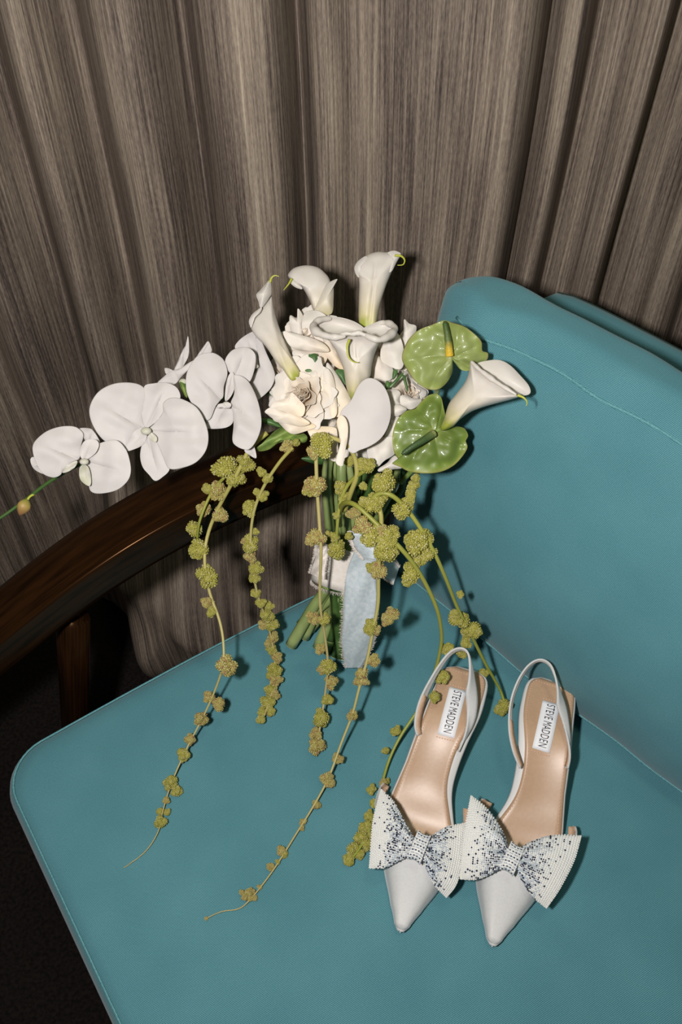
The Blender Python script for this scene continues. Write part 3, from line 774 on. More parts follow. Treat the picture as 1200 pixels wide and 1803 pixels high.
t1 = tail('ribbon_tail', [(628, 960, .165), (612, 1000, .135), (606, 1040, .115), (604, 1090, .085), (602, 1135, .05), (610, 1176, .010)], [(684, 962, .165), (664, 1005, .135), (663, 1050, .110), (662, 1095, .082), (656, 1135, .05), (634, 1176, .010)], M_rib)
tag(t1, 'pale blue frayed ribbon end hanging down over the seat')
t2 = tail('ribbon_tail', [(655, 950, .150), (672, 972, .140), (690, 985, .125), (702, 1000, .115)], [(660, 1012, .135), (672, 1014, .130), (684, 1022, .115), (693, 1026, .108)], M_rib, .002)
tag(t2, 'short ribbon end sticking out to the right')
t3 = tail('ribbon_tail', [(560, 962, .135), (553, 985, .115), (545, 1010, .10)], [(578, 960, .135), (574, 990, .125), (570, 1020, .115)], M_ribw, .003)
t4 = tail('ribbon_knot', [(618, 935, .175), (622, 958, .168), (640, 985, .155)], [(655, 930, .175), (672, 960, .170), (676, 992, .155)], M_rib, .008)
o = bp_(mesh('frayed_threads', fr, ff, M_ribw)); o['kind'] = 'stuff'

# amaranth flower clusters: a few shared bead masses
def cluster_mesh(seed, tan):
    r_ = random.Random(seed); lobes = [(Vector((0, 0, 0)), .62)]
    for k in range(10):
        v = Vector((r_.gauss(0, 1), r_.gauss(0, 1), r_.gauss(0, 1))).normalized(); lobes.append((v * r_.uniform(.46, .62), r_.uniform(.28, .42)))
    vs, fs, mi = [], [], []
    octv = [(0, 0, 1), (1, 0, 0), (0, 1, 0), (-1, 0, 0), (0, -1, 0), (0, 0, -1)]
    octf = [(0, 1, 2), (0, 2, 3), (0, 3, 4), (0, 4, 1), (5, 2, 1), (5, 3, 2), (5, 4, 3), (5, 1, 4)]
    for li, (c, rad) in enumerate(lobes):
        n = int(40 if li else 84)
        # core
        for k in range(n):
            z = 1 - 2 * (k + .5) / n; a = k * 2.39996 + li; rr = math.sqrt(max(0, 1 - z * z)); nn = Vector((rr * math.cos(a), rr * math.sin(a), z))
            p = c + nn * rad * r_.uniform(.86, 1.0)
            if any((p - c2).length < r2 * .8 for q, (c2, r2) in enumerate(lobes) if q != li): continue
            s = r_.uniform(.085, .125); b0 = len(vs)
            rot = Quaternion((r_.gauss(0, 1), r_.gauss(0, 1), r_.gauss(0, 1), r_.gauss(0, 1))).normalized()
            for v in octv: vs.append(p + (rot @ Vector(v)) * s)
            mm = 1 if r_.random() < (.28 if not tan else .35) else (2 if tan and r_.random() < .25 else 0)
            fs.extend(tuple(b0 + q for q in f) for f in octf); mi.extend([mm] * 8)
        b0 = len(vs); m8 = 8
        for i in range(m8 + 1):
            t = PI * i / m8
            for j in range(m8): a = 2 * PI * j / m8; vs.append(c + Vector((math.sin(t) * math.cos(a), math.sin(t) * math.sin(a), math.cos(t))) * rad * .88)
        g = grid_faces(m8 + 1, m8, b0, wrapv=True); fs.extend(g); mi.extend([0] * len(g))
    mm = [M_bead[1 if tan else 0], M_bead2[0], M_bead2[1]]
    o = mesh('flower_cluster', vs, fs, mm, smooth=True, mi=mi, link=False); return o.data
CL = [cluster_mesh(s, s % 2 == 1) for s in range(8)]
NCL = [0]
def strand(name, pts, r0, r1, mt, clusters, tan=.4, label=None, side=None):
    P3 = [PZ(*p) for p in pts]; path = catmull(P3, 90)
    st = bp_(tube(name, P3, lambda u: r0 + (r1 - r0) * u ** .8, mt, n=70, seg=8))
    if label: tag(st, label)
    # pixel positions of the path, to find each cluster's distance
    pix = []
    for p in path:
        q = p - CAM; dep = q.dot(Fv); pix.append((600 + FPX * q.x / dep, 901.5 - FPX * q.dot(Uv) / dep, dep))
    for (cx_, cy_, cr) in clusters:
        b = min(pix, key=lambda t: (t[0] - cx_) ** 2 + (t[1] - cy_) ** 2); d = b[2] + R.uniform(0, .004)
        c = PD(cx_, cy_, d); rad = cr * 1.05 * d / FPX
        c.z = max(c.z, SEAT + rad * .45)
        if 'shoe' in (side or '') and 1180 < cy_ < 1240: c = PZ(cx_, cy_, .070)
        tn = R.random() < tan
        o = bpy.data.objects.new('flower_cluster', CL[(2 * R.randrange(4)) + (1 if tn else 0)]); col.objects.link(o)
        o.parent = st; o.location = c
        o.scale = (rad * R.uniform(.9, 1.1), rad * R.uniform(.9, 1.1), rad * R.uniform(.9, 1.1))
        o.rotation_euler = (R.uniform(0, 6.3), R.uniform(0, 6.3), R.uniform(0, 6.3)); NCL[0] += 1
    return st
s1 = strand('amaranth_strand', [(470, 762, .255), (440, 790, .245), (415, 838, .225), (385, 893, .19), (366, 940, .165), (360, 985, .15), (368, 1040, .128), (386, 1092, .108), (393, 1132, .098), (392, 1172, .085), (378, 1216, .058), (356, 1265, .034), (330, 1315, .018), (302, 1378, .008), (286, 1430, .006), (278, 1465, .005), (255, 1500, .0025), (218, 1528, .002)], .0024, .0004, M_amst,
       [(398, 821, 27), (433, 815, 19), (416, 842, 18), (383, 864, 20), (365, 862, 12), (360, 897, 16), (389, 907, 17), (343, 934, 18), (353, 968, 21), (365, 1013, 23), (366, 1060, 13), (372, 1077, 11), (398, 1174, 22), (367, 1227, 12), (384, 1240, 14), (354, 1265, 15), (335, 1302, 12), (323, 1327, 14), (299, 1378, 16), (311, 1394, 12), (293, 1410, 9), (281, 1430, 8), (295, 1430, 7), (283, 1448, 14), (322, 1334, 10)])
bt = bp_(tube('side_stem', [PZ(395, 840, .22), PZ(372, 868, .205), PZ(352, 915, .185), PZ(347, 950, .16)], lambda u: .0017 - .0006 * u, M_amst2, n=16, seg=7), s1)
strand('amaranth_strand', [(515, 788, .255), (491, 815, .24), (464, 857, .215), (447, 900, .19), (441, 950, .16), (445, 1000, .13), (452, 1042, .105), (465, 1082, .075), (477, 1122, .045), (484, 1170, .02), (478, 1220, .012), (462, 1268, .010)], .0018, .0009, M_amst,
       [(506, 788, 15), (520, 780, 9), (460, 831, 11), (473, 842, 12), (452, 865, 8), (462, 872, 11), (439, 896, 16), (451, 937, 8), (440, 957, 17), (430, 952, 9), (441, 980, 14), (451, 1002, 15), (448, 1018, 12), (451, 1046, 11), (460, 1062, 12), (473, 1068, 12), (470, 1084, 15), (463, 1100, 10), (476, 1101, 16), (479, 1122, 14), (473, 1134, 10), (478, 1141, 12), (487, 1158, 13), (484, 1180, 16), (485, 1198, 14), (478, 1190, 12), (476, 1214, 14), (484, 1223, 11), (470, 1239, 15), (476, 1252, 11), (463, 1254, 10), (460, 1267, 11)], tan=.2)
strand('amaranth_strand', [(606, 900, .20), (617, 868, .225), (628, 835, .245), (622, 800, .262), (602, 778, .275), (572, 768, .282), (557, 768, .284), (556, 800, .27), (558, 860, .24), (562, 920, .212), (565, 970, .19), (563, 1030, .15), (564, 1072, .125), (572, 1122, .09), (577, 1172, .06), (572, 1222, .032), (566, 1262, .02), (558, 1310, .012)], .0026, .0010, M_amst,
       [(563, 787, 27), (550, 795, 15), (553, 853, 24), (543, 862, 14), (557, 947, 18), (546, 953, 12), (553, 1088, 15), (572, 1090, 14), (545, 1083, 9), (563, 1143, 12), (578, 1172, 19), (568, 1180, 12), (582, 1202, 15), (575, 1232, 14), (567, 1264, 19), (556, 1293, 13), (557, 1313, 18)], tan=.7)
strand('amaranth_strand', [(598, 925, .18), (598, 900, .205), (606, 886, .228), (625, 889, .24), (655, 915, .235), (700, 960, .222), (727, 992, .205), (751, 1032, .18), (770, 1076, .15), (777, 1118, .115), (774, 1148, .090), (766, 1180, .066), (752, 1214, .048), (738, 1246, .036), (705, 1296, .022), (684, 1340, .012), (670, 1390, .009), (660, 1440, .009), (635, 1490, .009), (618, 1512, .009)], .0026, .0012, M_amst2,
       [(637, 927, 22), (653, 943, 25), (672, 935, 16), (680, 957, 22), (683, 945, 20), (673, 973, 22), (690, 935, 16), (690, 970, 14), (725, 1010, 23), (720, 1022, 14), (787, 1142, 12), (777, 1192, 14), (763, 1227, 12), (698, 1287, 11), (679, 1323, 8), (675, 1379, 10), (681, 1376, 8), (654, 1390, 10), (657, 1415, 9), (650, 1436, 11), (658, 1446, 9), (643, 1458, 15), (650, 1470, 12), (634, 1474, 17), (643, 1486, 13), (624, 1494, 17), (632, 1505, 11), (615, 1512, 14)], tan=.1, side='shoe')
strand('amaranth_strand', [(650, 893, .235), (668, 898, .238), (671, 930, .225), (668, 970, .205), (666, 1020, .175), (665, 1065, .15), (656, 1112, .125), (646, 1162, .100), (632, 1212, .075), (620, 1258, .052), (600, 1310, .03), (578, 1370, .014), (550, 1422, .007), (520, 1470, .005), (494, 1512, .005), (470, 1547, .004), (441, 1583, .004), (420, 1600, .003), (390, 1605, .003), (363, 1617, .003)], .0024, .0004, M_amst,
       [(664, 1002, 19), (655, 1000, 12), (690, 1080, 15), (680, 1090, 14), (652, 1103, 16), (662, 1108, 12), (657, 1162, 14), (637, 1187, 15), (641, 1199, 11), (630, 1200, 11), (620, 1260, 12), (592, 1335, 11), (600, 1336, 8), (576, 1371, 14), (583, 1380, 9), (556, 1416, 10), (533, 1448, 8), (531, 1459, 6), (494, 1497, 10), (501, 1503, 9), (488, 1517, 6), (475, 1527, 9), (457, 1563, 6), (439, 1574, 12), (430, 1580, 8), (425, 1571, 6), (449, 1581, 6), (363, 1617, 4)], tan=.9)
strand('amaranth_strand', [(652, 905, .225), (652, 884, .243), (668, 869, .252), (690, 873, .252), (715, 896, .24), (741, 932, .225), (765, 975, .205), (785, 1020, .175), (805, 1070, .135), (830, 1120, .10), (855, 1170, .06), (880, 1215, .025), (888, 1240, .015)], .0026, .0014, M_amst2,
       [(680, 850, 25), (668, 843, 14), (653, 887, 19), (667, 883, 16), (640, 885, 12), (710, 897, 21), (720, 885, 14), (727, 857, 14), (722, 870, 14), (732, 840, 10), (737, 957, 27), (752, 950, 18), (752, 975, 20), (722, 953, 16), (735, 980, 18), (811, 1047, 8), (800, 1091, 18), (815, 1095, 17), (835, 1106, 17), (822, 1112, 14), (820, 1132, 14), (812, 1150, 13), (800, 1080, 12), (849, 1185, 12), (888, 1242, 17), (880, 1250, 12)], tan=.15)
strand('amaranth_strand', [(640, 830, .25), (615, 850, .235), (600, 880, .22), (594, 920, .20), (592, 960, .175), (592, 985, .16)], .0020, .0014, M_amst2,
       [(600, 857, 16), (605, 873, 13), (593, 907, 9), (590, 945, 13), (593, 970, 21), (623, 905, 15), (613, 945, 8), (647, 823, 17), (637, 817, 12), (617, 812, 12), (577, 940, 6), (640, 855, 9)], tan=.1)

# orchids
OF = (0, 580, 2.4); OC = (260, 580, 5.0)
def bumpo(seed, a=.0016, f=38.0):
    return lambda x, y, rho, an: a * noise.noise(Vector((x / f, y / f, seed)))
def orchid(center, d, petals, colr, label=None):
    core = ball('orchid_flower', center[0], center[1], d - .006, colr * .82, M_orlip, None, (1.15, .9, .8))
    for i, (ol, base, dd, g, cup, m) in enumerate(petals):
        qx, qy = sum(a for a, b in ol) / len(ol), sum(b for a, b in ol) / len(ol); L_ = math.hypot(qx - center[0], qy - center[1]) + 1e-6
        ux, uy = (qx - center[0]) / L_, (qy - center[1]) / L_; nb = bumpo(i + d * 50, .0026, 30)
        def cr_(x, y, rho, an, ux=ux, uy=uy, L_=L_, nb=nb):
            a = (x - center[0]) * ux + (y - center[1]) * uy; b = -(x - center[0]) * uy + (y - center[1]) * ux
            f = (1 - sm(L_ * .6, L_ * 1.7, a)) * min(1, L_ / 28)
            return nb(x, y, rho, an) + .0032 * f * math.exp(-abs(b) / 5.0) + .0012 * math.sin(b / 5.5) * (1 - rho) * min(1, L_ / 40)
        blade('petal', ol, None, d + dd, m or M_orch, g, cup * .55, (.0008, 3, i), core, bumpf=cr_, th=.0004, p=3, K=16, N=90)
    if label: tag(core, label)
    return core
c2 = lambda L: crop(*OF, L); c5 = lambda L: crop(*OC, L)
orchid((148, 813), .868, [
    (c2([(130, 545), (150, 540), (200, 560), (220, 600), (190, 612), (150, 595), (132, 570)]), 0, .010, (0, 0), .002, None),
    (c2([(335, 420), (375, 418), (395, 430), (420, 470), (430, 510), (380, 500), (350, 450)]), 0, .012, (0, 0), .002, None),
    (c2([(352, 450), (340, 500), (335, 545), (300, 562), (268, 590), (255, 615), (225, 626), (185, 612), (160, 580), (140, 525), (143, 480), (190, 435), (250, 412), (310, 410), (342, 428)]), 0, .002, (.008, 0), .006, None),
    (c2([(365, 560), (372, 530), (400, 500), (430, 478), (490, 468), (530, 505), (548, 555), (552, 605), (535, 645), (490, 680), (420, 694), (382, 682), (374, 640), (372, 600)]), 0, .0, (-.008, 0), .006, None),
    (c2([(340, 500), (360, 470), (400, 465), (418, 485), (405, 520), (375, 545), (350, 550), (338, 530)]), 0, -.004, (0, 0), .002, None),
    (c2([(335, 590), (352, 572), (374, 585), (385, 640), (375, 662), (340, 635)]), 0, -.003, (0, 0), -.002, M_orlip),
    (c2([(268, 592), (290, 568), (325, 556), (318, 580), (290, 600), (265, 606)]), 0, -.003, (0, 0), .002, M_orlip)], .0042)
orchid((257, 759), .878, [
    (c2([(610, 240), (650, 228), (700, 225), (745, 245), (762, 285), (740, 320), (700, 370), (655, 395), (615, 415), (598, 350), (612, 290)]), 0, .004, (0, 0), .003, None),
    (c2([(600, 415), (560, 440), (530, 510), (570, 505), (610, 480), (620, 440)]), 0, .004, (0, 0), -.002, M_orch),
    (c2([(612, 418), (590, 425), (558, 450), (540, 490), (528, 512), (500, 500), (440, 470), (400, 420), (378, 360), (385, 310), (420, 260), (480, 230), (550, 225), (600, 240), (625, 280), (612, 320), (604, 370)]), 0, .0, (.010, 0), .007, None),
    (c2([(625, 425), (655, 395), (688, 350), (690, 312), (720, 290), (770, 295), (830, 330), (865, 390), (880, 450), (870, 510), (830, 560), (770, 585), (715, 588), (690, 540), (665, 480), (640, 440)]), 0, -.004, (-.006, -.004), .007, None),
    (c2([(640, 438), (605, 475), (592, 530), (602, 580), (630, 615), (655, 640), (685, 625), (716, 590), (700, 530), (670, 460)]), 0, .001, (0, -.006), .003, None),
    (c2([(640, 436), (628, 450), (640, 470), (660, 475), (662, 455)]), 0, -.006, (0, 0), .001, M_orlip)], .0050)
orchid((398, 712), .892, [
    (c5([(680, 280), (700, 230), (750, 180), (830, 158), (900, 170), (945, 220), (948, 300), (925, 400), (890, 462), (830, 430), (760, 400), (720, 380), (690, 330)]), 0, .004, (0, 0), .004, None),
    (c5([(590, 690), (560, 770), (515, 800), (505, 865), (600, 875), (700, 860), (752, 810), (748, 710), (700, 670), (640, 680)]), 0, .004, (0, 0), .003, None),
    (c5([(640, 622), (664, 590), (670, 500), (700, 400), (690, 320), (660, 260), (600, 215), (540, 205), (450, 225), (390, 290), (345, 380), (335, 470), (345, 560), (380, 640), (440, 720), (500, 790), (530, 800), (560, 770), (595, 680)]), 0, -.002, (.008, 0), .006, None),
    (c5([(690, 480), (715, 400), (745, 375), (765, 420), (762, 520), (725, 600), (680, 625)]), 0, .002, (0, 0), .002, None),
    (c5([(730, 650), (762, 560), (758, 420), (770, 400), (830, 415), (890, 465), (950, 580), (990, 720), (998, 850), (960, 970), (900, 1050), (840, 1055), (770, 1020), (745, 970), (755, 850), (752, 740)]), 0, -.008, (-.004, -.006), .007, None),
    (c5([(850, 1065), (900, 1035), (935, 1030), (955, 1130), (900, 1110)]), 0, .006, (0, 0), .001, None),
    (c5([(660, 650), (700, 640), (735, 660), (720, 690), (690, 695), (650, 690), (610, 690), (620, 660)]), 0, -.008, (0, 0), .002, None)], .0036)
orchid((450, 645), .918, [
    (c5([(768, 165), (800, 100), (880, 40), (940, 20), (975, 70), (1000, 160), (1000, 250), (960, 340), (900, 320), (860, 220)]), 0, .002, (0, 0), .003, None),
    (c5([(945, 80), (990, 85), (1040, 200), (1110, 360), (1115, 440), (1080, 520), (1010, 590), (950, 618), (885, 500), (900, 440), (960, 360), (1002, 260), (965, 160)]), 0, -.002, (-.02, .0), .006, None)], .003)
orchid((322, 672), .915, [
    (c5([(80, 480), (150, 410), (200, 370), (290, 340), (370, 290), (425, 268), (370, 340), (300, 410), (240, 480), (150, 500)]), 0, .000, (0, 0), .003, None),
    (c5([(235, 360), (270, 270), (310, 180), (340, 130), (354, 60), (363, 130), (358, 230), (320, 310), (290, 350)]), 0, .003, (0, 0), .002, None),
    (c5([(400, 300), (450, 210), (500, 140), (530, 105), (552, 140), (558, 200), (480, 235), (430, 290)]), 0, .004, (0, 0), .003, None),
    (c5([(150, 343), (190, 345), (225, 370), (200, 400), (160, 390)]), 0, .004, (0, 0), .001, None)], .004, 'orchid bloom seen from the side')
for ol in (c5([(280, 450), (310, 455), (340, 520), (346, 600), (310, 560), (290, 510)]),): blade('bud_sheath', ol, None, .905, M_leafl, (0, 0), .003)
blade('orchid_petal', [(617, 706), (630, 680), (642, 668), (655, 666), (670, 674), (681, 690), (687, 712), (687, 735), (680, 757), (668, 774), (650, 786), (632, 793), (620, 798), (606, 785), (598, 755), (600, 725)], None, .878, M_orch, (-.004, 0), .003, (.0008, 3, 0), bumpf=bumpo(3))
# orchid flower stem with a bud at its tip
os_ = bp_(tube('orchid_spray_stem', [PD(-30, 925, .90), PD(0, 912, .90), PD(45, 880, .90), (PD(80, 853, .897)), PD(125, 825, .893), PD(180, 800, .892), PD(270, 755, .900), PD(350, 715, .915), PD(440, 690, .935), PD(520, 700, .95)], lambda u: .0014 + .001 * u, M_ostem, n=60, seg=8))
def bud(px, py, d, ln, wd, ang, mt, par, name='bud'):
    c = PD(px, py, d); a = (PD(px + 10 * math.cos(ang), py - 10 * math.sin(ang), d) - c).normalized(); b = a.orthogonal().normalized(); e = a.cross(b); vs, uv = [], []
    for i in range(15):
        t = i / 14; r = wd * math.sin(PI * min(1, t * 1.0)) ** .7 * (1 - .35 * t) + 1e-5
        for j in range(14):
            an = 2 * PI * j / 14; rr = r * (1 + .06 * math.cos(3 * an)); vs.append(c + a * (t - .5) * ln + b * math.cos(an) * rr + e * math.sin(an) * rr); uv.append((t, j / 14))
    return bp_(mesh(name, vs, grid_faces(15, 14, wrapv=True), mt, None, uv), par)
bud(41, 893, .895, .0165, .0072, math.radians(-115), M_bud, os_)
bp_(tube('bud_stalk', [PD(60, 870, .899), PD(52, 875, .897), PD(46, 884, .895)], .0011, M_tail, n=8), os_)

# roses: a tight core and many cupped petals
def rose(px, py, d, rpx, axis, seed=1, n=20, hk=.95, op=1.0):
    rr = random.Random(seed); Rr = rpx * d / FPX; c0 = PD(px, py, d); ax = Vector(axis).normalized()
    b = ax.orthogonal().normalized(); e = ax.cross(b); root = None
    for i in range(n):
        t = i / (n - 1); phi = i * 2.39996 + rr.uniform(-.3, .3)
        rt = Rr * (.10 + .90 * t ** 1.15) * rr.uniform(.92, 1.08); H = Rr * hk * (1.15 - .62 * t ** 1.4 * op); r0 = Rr * (.03 + .12 * t)
        sp = 1.35 - .55 * t; curl = sm(.25, 1, t) * rr.uniform(.6, 1.2); vs, uv = [], []
        NU, NV = 14, 11; k1 = rr.uniform(0, 6); tip = rr.uniform(0, .10)
        VV = [v / NV for v in range(NV)] + [.985, 1.0]; UU = [-1, -.975] + [2 * u / NU - 1 for u in range(1, NU)] + [.975, 1]
        k3 = rr.uniform(0, 6); sharp = rr.uniform(.6, 1.5)
        for y in VV:
            for x in UU:
                yy = y * (1 - .26 * abs(x) ** 3.2 + tip * math.exp(-(x / .18) ** 2) * t + .025 * math.sin(11 * x + k3) * t)
                wid = sp * (math.sin(PI * min(1, .22 + .60 * min(1, yy))) ** .6)
                a = phi + x * wid
                yy_ = max(0, yy)
                r = r0 + (rt - r0) * (yy_ ** (1.15)); h = H * (yy_ ** .75)
                cq = max(0, yy_ - .62) / .38
                r += Rr * .17 * curl * cq ** 1.6 * sharp; h -= Rr * .20 * curl * cq ** 2
                r += Rr * .085 * math.sin(3.2 * x + k1) * yy_ ** 2 + Rr * .05 * abs(x) ** 2 * yy_ * t + Rr * .022 * math.sin(9 * x + k3) * yy_ ** 4
                h += Rr * .04 * math.sin(5 * x + k1 * 2) * yy_ ** 2
                vs.append(c0 + ax * (h - Rr * .35) + b * math.cos(a) * r + e * math.sin(a) * r); uv.append((yy_ * (.55 + .45 * t), x))
        o = mesh('rose' if i == 0 else 'petal', vs, grid_faces(len(VV), len(UU)), M_rose, None, uv)
        solid(o, .0004, 0); bp_(o, root)
        if i == 0: root = o
    return root
rose(538, 697, .908, 60, (-.30, -.62, .72), 12, 25, .95)
rose(548, 598, .940, 60, (-.35, -.45, .8), 4, 20, .85)
rose(690, 625, .945, 50, (.25, -.25, .95), 5, 18, .9)
rose(716, 700, .930, 46, (.45, -.45, .75), 6, 20, .8)
rose(672, 775, .935, 52, (.15, -.75, .25), 7, 16, .7)
rose(732, 612, .955, 34, (.35, -.2, .9), 8, 14, 1.1)
rose(498, 668, .945, 44, (-.7, -.4, .55), 9, 14, .8)
rose(620, 655, .965, 60, (0, -.5, .8), 10, 16, .8)
rose(610, 740, .955, 55, (0, -.8, .3), 11, 14, .7)
CRz = (430, 630, 5.714)
def rp(L, d, g=(0, 0), cup=.004, ruf=(.001, 3, 0), base=(560, 740, 110)):
    return blade('rose_petal', crop(*CRz, L), None, d, M_rose, g, cup, ruf, bumpf=bumpo(d * 99, .002, 20), bas=base)
rp([(210, 545), (290, 562), (440, 600), (600, 625), (720, 690), (610, 740), (500, 768), (425, 735), (340, 650), (270, 600)], .896, (.0, -.01), .005)
rp([(205, 545), (260, 500), (330, 510), (440, 545), (580, 600), (660, 660), (560, 690), (420, 660), (310, 640), (270, 590)], .888, (0, .01), .003)
rp([(265, 505), (300, 440), (380, 420), (440, 400), (480, 350), (560, 430), (610, 500), (580, 590), (460, 560), (340, 520)], .890, (0, 0), -.003)
rp([(830, 50), (905, 130), (1000, 280), (1070, 420), (1080, 520), (980, 590), (900, 575), (850, 420), (825, 200)], .900, (.0, 0), .005, base=(590, 760, 130))
rp([(800, 130), (850, 120), (900, 220), (925, 400), (930, 560), (880, 600), (840, 450), (800, 300)], .893, (0, 0), .003, base=(590, 760, 130))
rp([(630, 700), (750, 690), (900, 700), (935, 760), (935, 1020), (850, 1015), (700, 850)], .902, (0, 0), .003)
rp([(960, 580), (1010, 600), (1040, 680), (1035, 820), (1000, 1000), (985, 1090), (920, 1050), (965, 900), (950, 760), (930, 650)], .868, (0, 0), .002)
rp([(300, 190), (420, 185), (480, 260), (520, 330), (460, 400), (380, 420), (330, 410), (250, 340)], .925, (0, 0), .003)
rp([(480, 250), (540, 180), (620, 160), (700, 200), (760, 300), (640, 280), (560, 320), (520, 330)], .905, (0, 0), .004)
rp([(655, 200), (670, 150), (725, 140), (745, 240), (740, 300), (670, 290)], .898, (0, 0), .002)
rp([(745, 270), (770, 160), (800, 160), (815, 260), (820, 320), (760, 330)], .896, (0, 0), .002)
# petals of the roses behind
def rp2(L, d, g=(0, 0), cup=.004, base=(600, 650, 100)): return blade('rose_petal', L, None, d, M_rose, g, cup, (.001, 3, 1), bumpf=bumpo(d * 77, .002, 18), bas=base)
q7 = lambda L: crop(430, 420, 4.0, L)
rp2(q7([(320, 545), (370, 560), (375, 495), (400, 520), (415, 570), (400, 680), (380, 740), (330, 660)]), .925)
rp2(q7([(275, 655), (340, 665), (470, 700), (560, 740), (600, 790), (560, 800), (450, 790), (340, 770), (290, 710)]), .905, (0, .01))
rp2(q7([(340, 790), (430, 790), (520, 780), (585, 820), (560, 890), (515, 915), (430, 890), (360, 870)]), .915)
rp2(q7([(410, 560), (440, 515), (520, 510), (590, 560), (620, 650), (560, 740), (470, 700), (410, 650)]), .922)
rp2(q7([(560, 740), (600, 720), (660, 820), (700, 920), (640, 900), (580, 830)]), .915)
rp2(q7([(980, 660), (1060, 650), (1110, 730), (1125, 850), (1100, 920), (1020, 900), (960, 850), (965, 740)]), .912)
rp2(q7([(930, 820), (1000, 880), (1045, 920), (1040, 985), (980, 1005), (900, 980), (905, 880)]), .915)
rp2(q7([(1125, 570), (1160, 600), (1210, 620), (1190, 700), (1130, 770), (1095, 690), (1120, 640)]), .925)
q8 = lambda L: crop(640, 640, 8.19, L)
rp2(q8([(330, 400), (400, 375), (480, 380), (530, 430), (520, 540), (530, 600), (430, 640), (400, 740), (360, 600)]), .908)
rp2(q8([(530, 470), (620, 460), (700, 500), (830, 520), (790, 600), (690, 660), (600, 640), (530, 590)]), .905)
rp2(q8([(420, 640), (480, 590), (560, 620), (620, 660), (560, 720), (480, 760), (400, 730)]), .900)
rp2(q8([(620, 280), (680, 230), (780, 320), (900, 400), (880, 480), (780, 500), (680, 470), (640, 400)]), .925)
rp2(q8([(385, 760), (460, 760), (520, 790), (480, 1000), (470, 1100), (380, 1080), (300, 1060), (370, 900)]), .908)
rp2(q8([(70, 1190), (200, 1110), (300, 1070), (420, 1060), (470, 1200), (440, 1310), (300, 1400), (200, 1490), (110, 1460), (50, 1300)]), .903)
rp2(q8([(210, 1520), (330, 1440), (440, 1330), (520, 1400), (560, 1500), (400, 1530), (230, 1560)]), .912)
rp2([(598, 800), (615, 790), (640, 792), (655, 790), (645, 815), (620, 822), (606, 815)], .93)

# calla lilies
def pod(name, outl, d, T, bas, par=None, g=(0, 0), N=72, K=12, m=None, crease=None, front=1.0, back=1.0):
    """inflated closed body with the given outline at distance d, T thick in the middle"""
    ol = catmull([Vector((a, b, 0)) for a, b in outl], N, True); c = (sum(q.x for q in ol) / N, sum(q.y for q in ol) / N)
    vs, uv = [], []
    def pt(x, y, rho, sg):
        h = T * math.sqrt(max(0, 1 - rho ** 2.4)) * (front if sg < 0 else back)
        dx, dy = (x - c[0]) / 100, (y - c[1]) / 100
        dd = d + g[0] * dx + g[1] * dy + sg * h
        if crease and sg < 0: dd += crease(x, y)
        dd += .0010 * noise.noise(Vector((x / 14, y / 14, sg + d * 9)))
        return PD(x, y, dd), (min(1, math.hypot(x - bas[0], y - bas[1]) / bas[2]), rho)
    rr_ = [math.sin(PI / 2 * k / K) for k in range(1, K + 1)]
    for sg in (-1, 1):
        for rho in (rr_ if sg < 0 else rr_[-2::-1]):
            for q in ol:
                a, b = pt(c[0] + (q.x - c[0]) * rho, c[1] + (q.y - c[1]) * rho, rho, sg); vs.append(a); uv.append(b)
    nr = 2 * K - 1; fs = grid_faces(nr, N, wrapv=True)
    a, b = pt(c[0], c[1], 0, -1); vs.append(a); uv.append(b); a, b = pt(c[0], c[1], 0, 1); vs.append(a); uv.append(b)
    for q in range(N): fs.append((len(vs) - 2, (q + 1) % N, q)); fs.append((len(vs) - 1, (nr - 1) * N + q, (nr - 1) * N + (q + 1) % N))
    o = mesh(name, vs, fs, m or M_calla, None, uv); renorm(o); return bp_(o, par)
def line_crease(x0, y0, x1, y1, depth=.002, w=6.0):
    L = math.hypot(x1 - x0, y1 - y0); ux, uy = (x1 - x0) / L, (y1 - y0) / L
    def f(x, y):
        a = (x - x0) * ux + (y - y0) * uy; b = -(x - x0) * uy + (y - y0) * ux
        return depth * math.exp(-(b / w) ** 2) * sm(-10, 10, a) * sm(L + 10, L - 10, a)
    return f
def tailtip(par, pts): bp_(tube('tail_tip', [PD(*p) for p in pts], lambda u: .0013 * (1 - .75 * u), M_tail, n=16, seg=6), par)
q7 = lambda L: crop(430, 420, 4.0, L)
# left, turned sideways
bA = (526, 668, 150)
A = pod('calla_lily', q7([(112, 484), (150, 440), (178, 400), (192, 405), (215, 520), (250, 640), (300, 760), (350, 870), (392, 950), (335, 1002), (270, 920), (210, 850), (150, 760), (80, 690), (42, 620), (45, 560), (75, 520)]), .912, .010, bA, g=(.0, -.02), crease=line_crease(476, 525, 505, 640, .002, 4))
blade('spathe_fold', q7([(84, 396), (110, 365), (150, 320), (180, 296), (190, 370), (178, 412), (118, 488), (98, 440)]), None, .908, M_calla, (.01, 0), .006, par=A, bas=bA)
blade('spathe_fold', q7([(34, 575), (55, 535), (90, 505), (122, 485), (112, 520), (75, 560), (50, 625), (38, 610)]), None, .905, M_calla, (0, 0), .003, par=A, bas=bA)
tailtip(A, [(475, 497, .908), (478, 489, .906), (484, 485, .905), (491, 487, .905)])
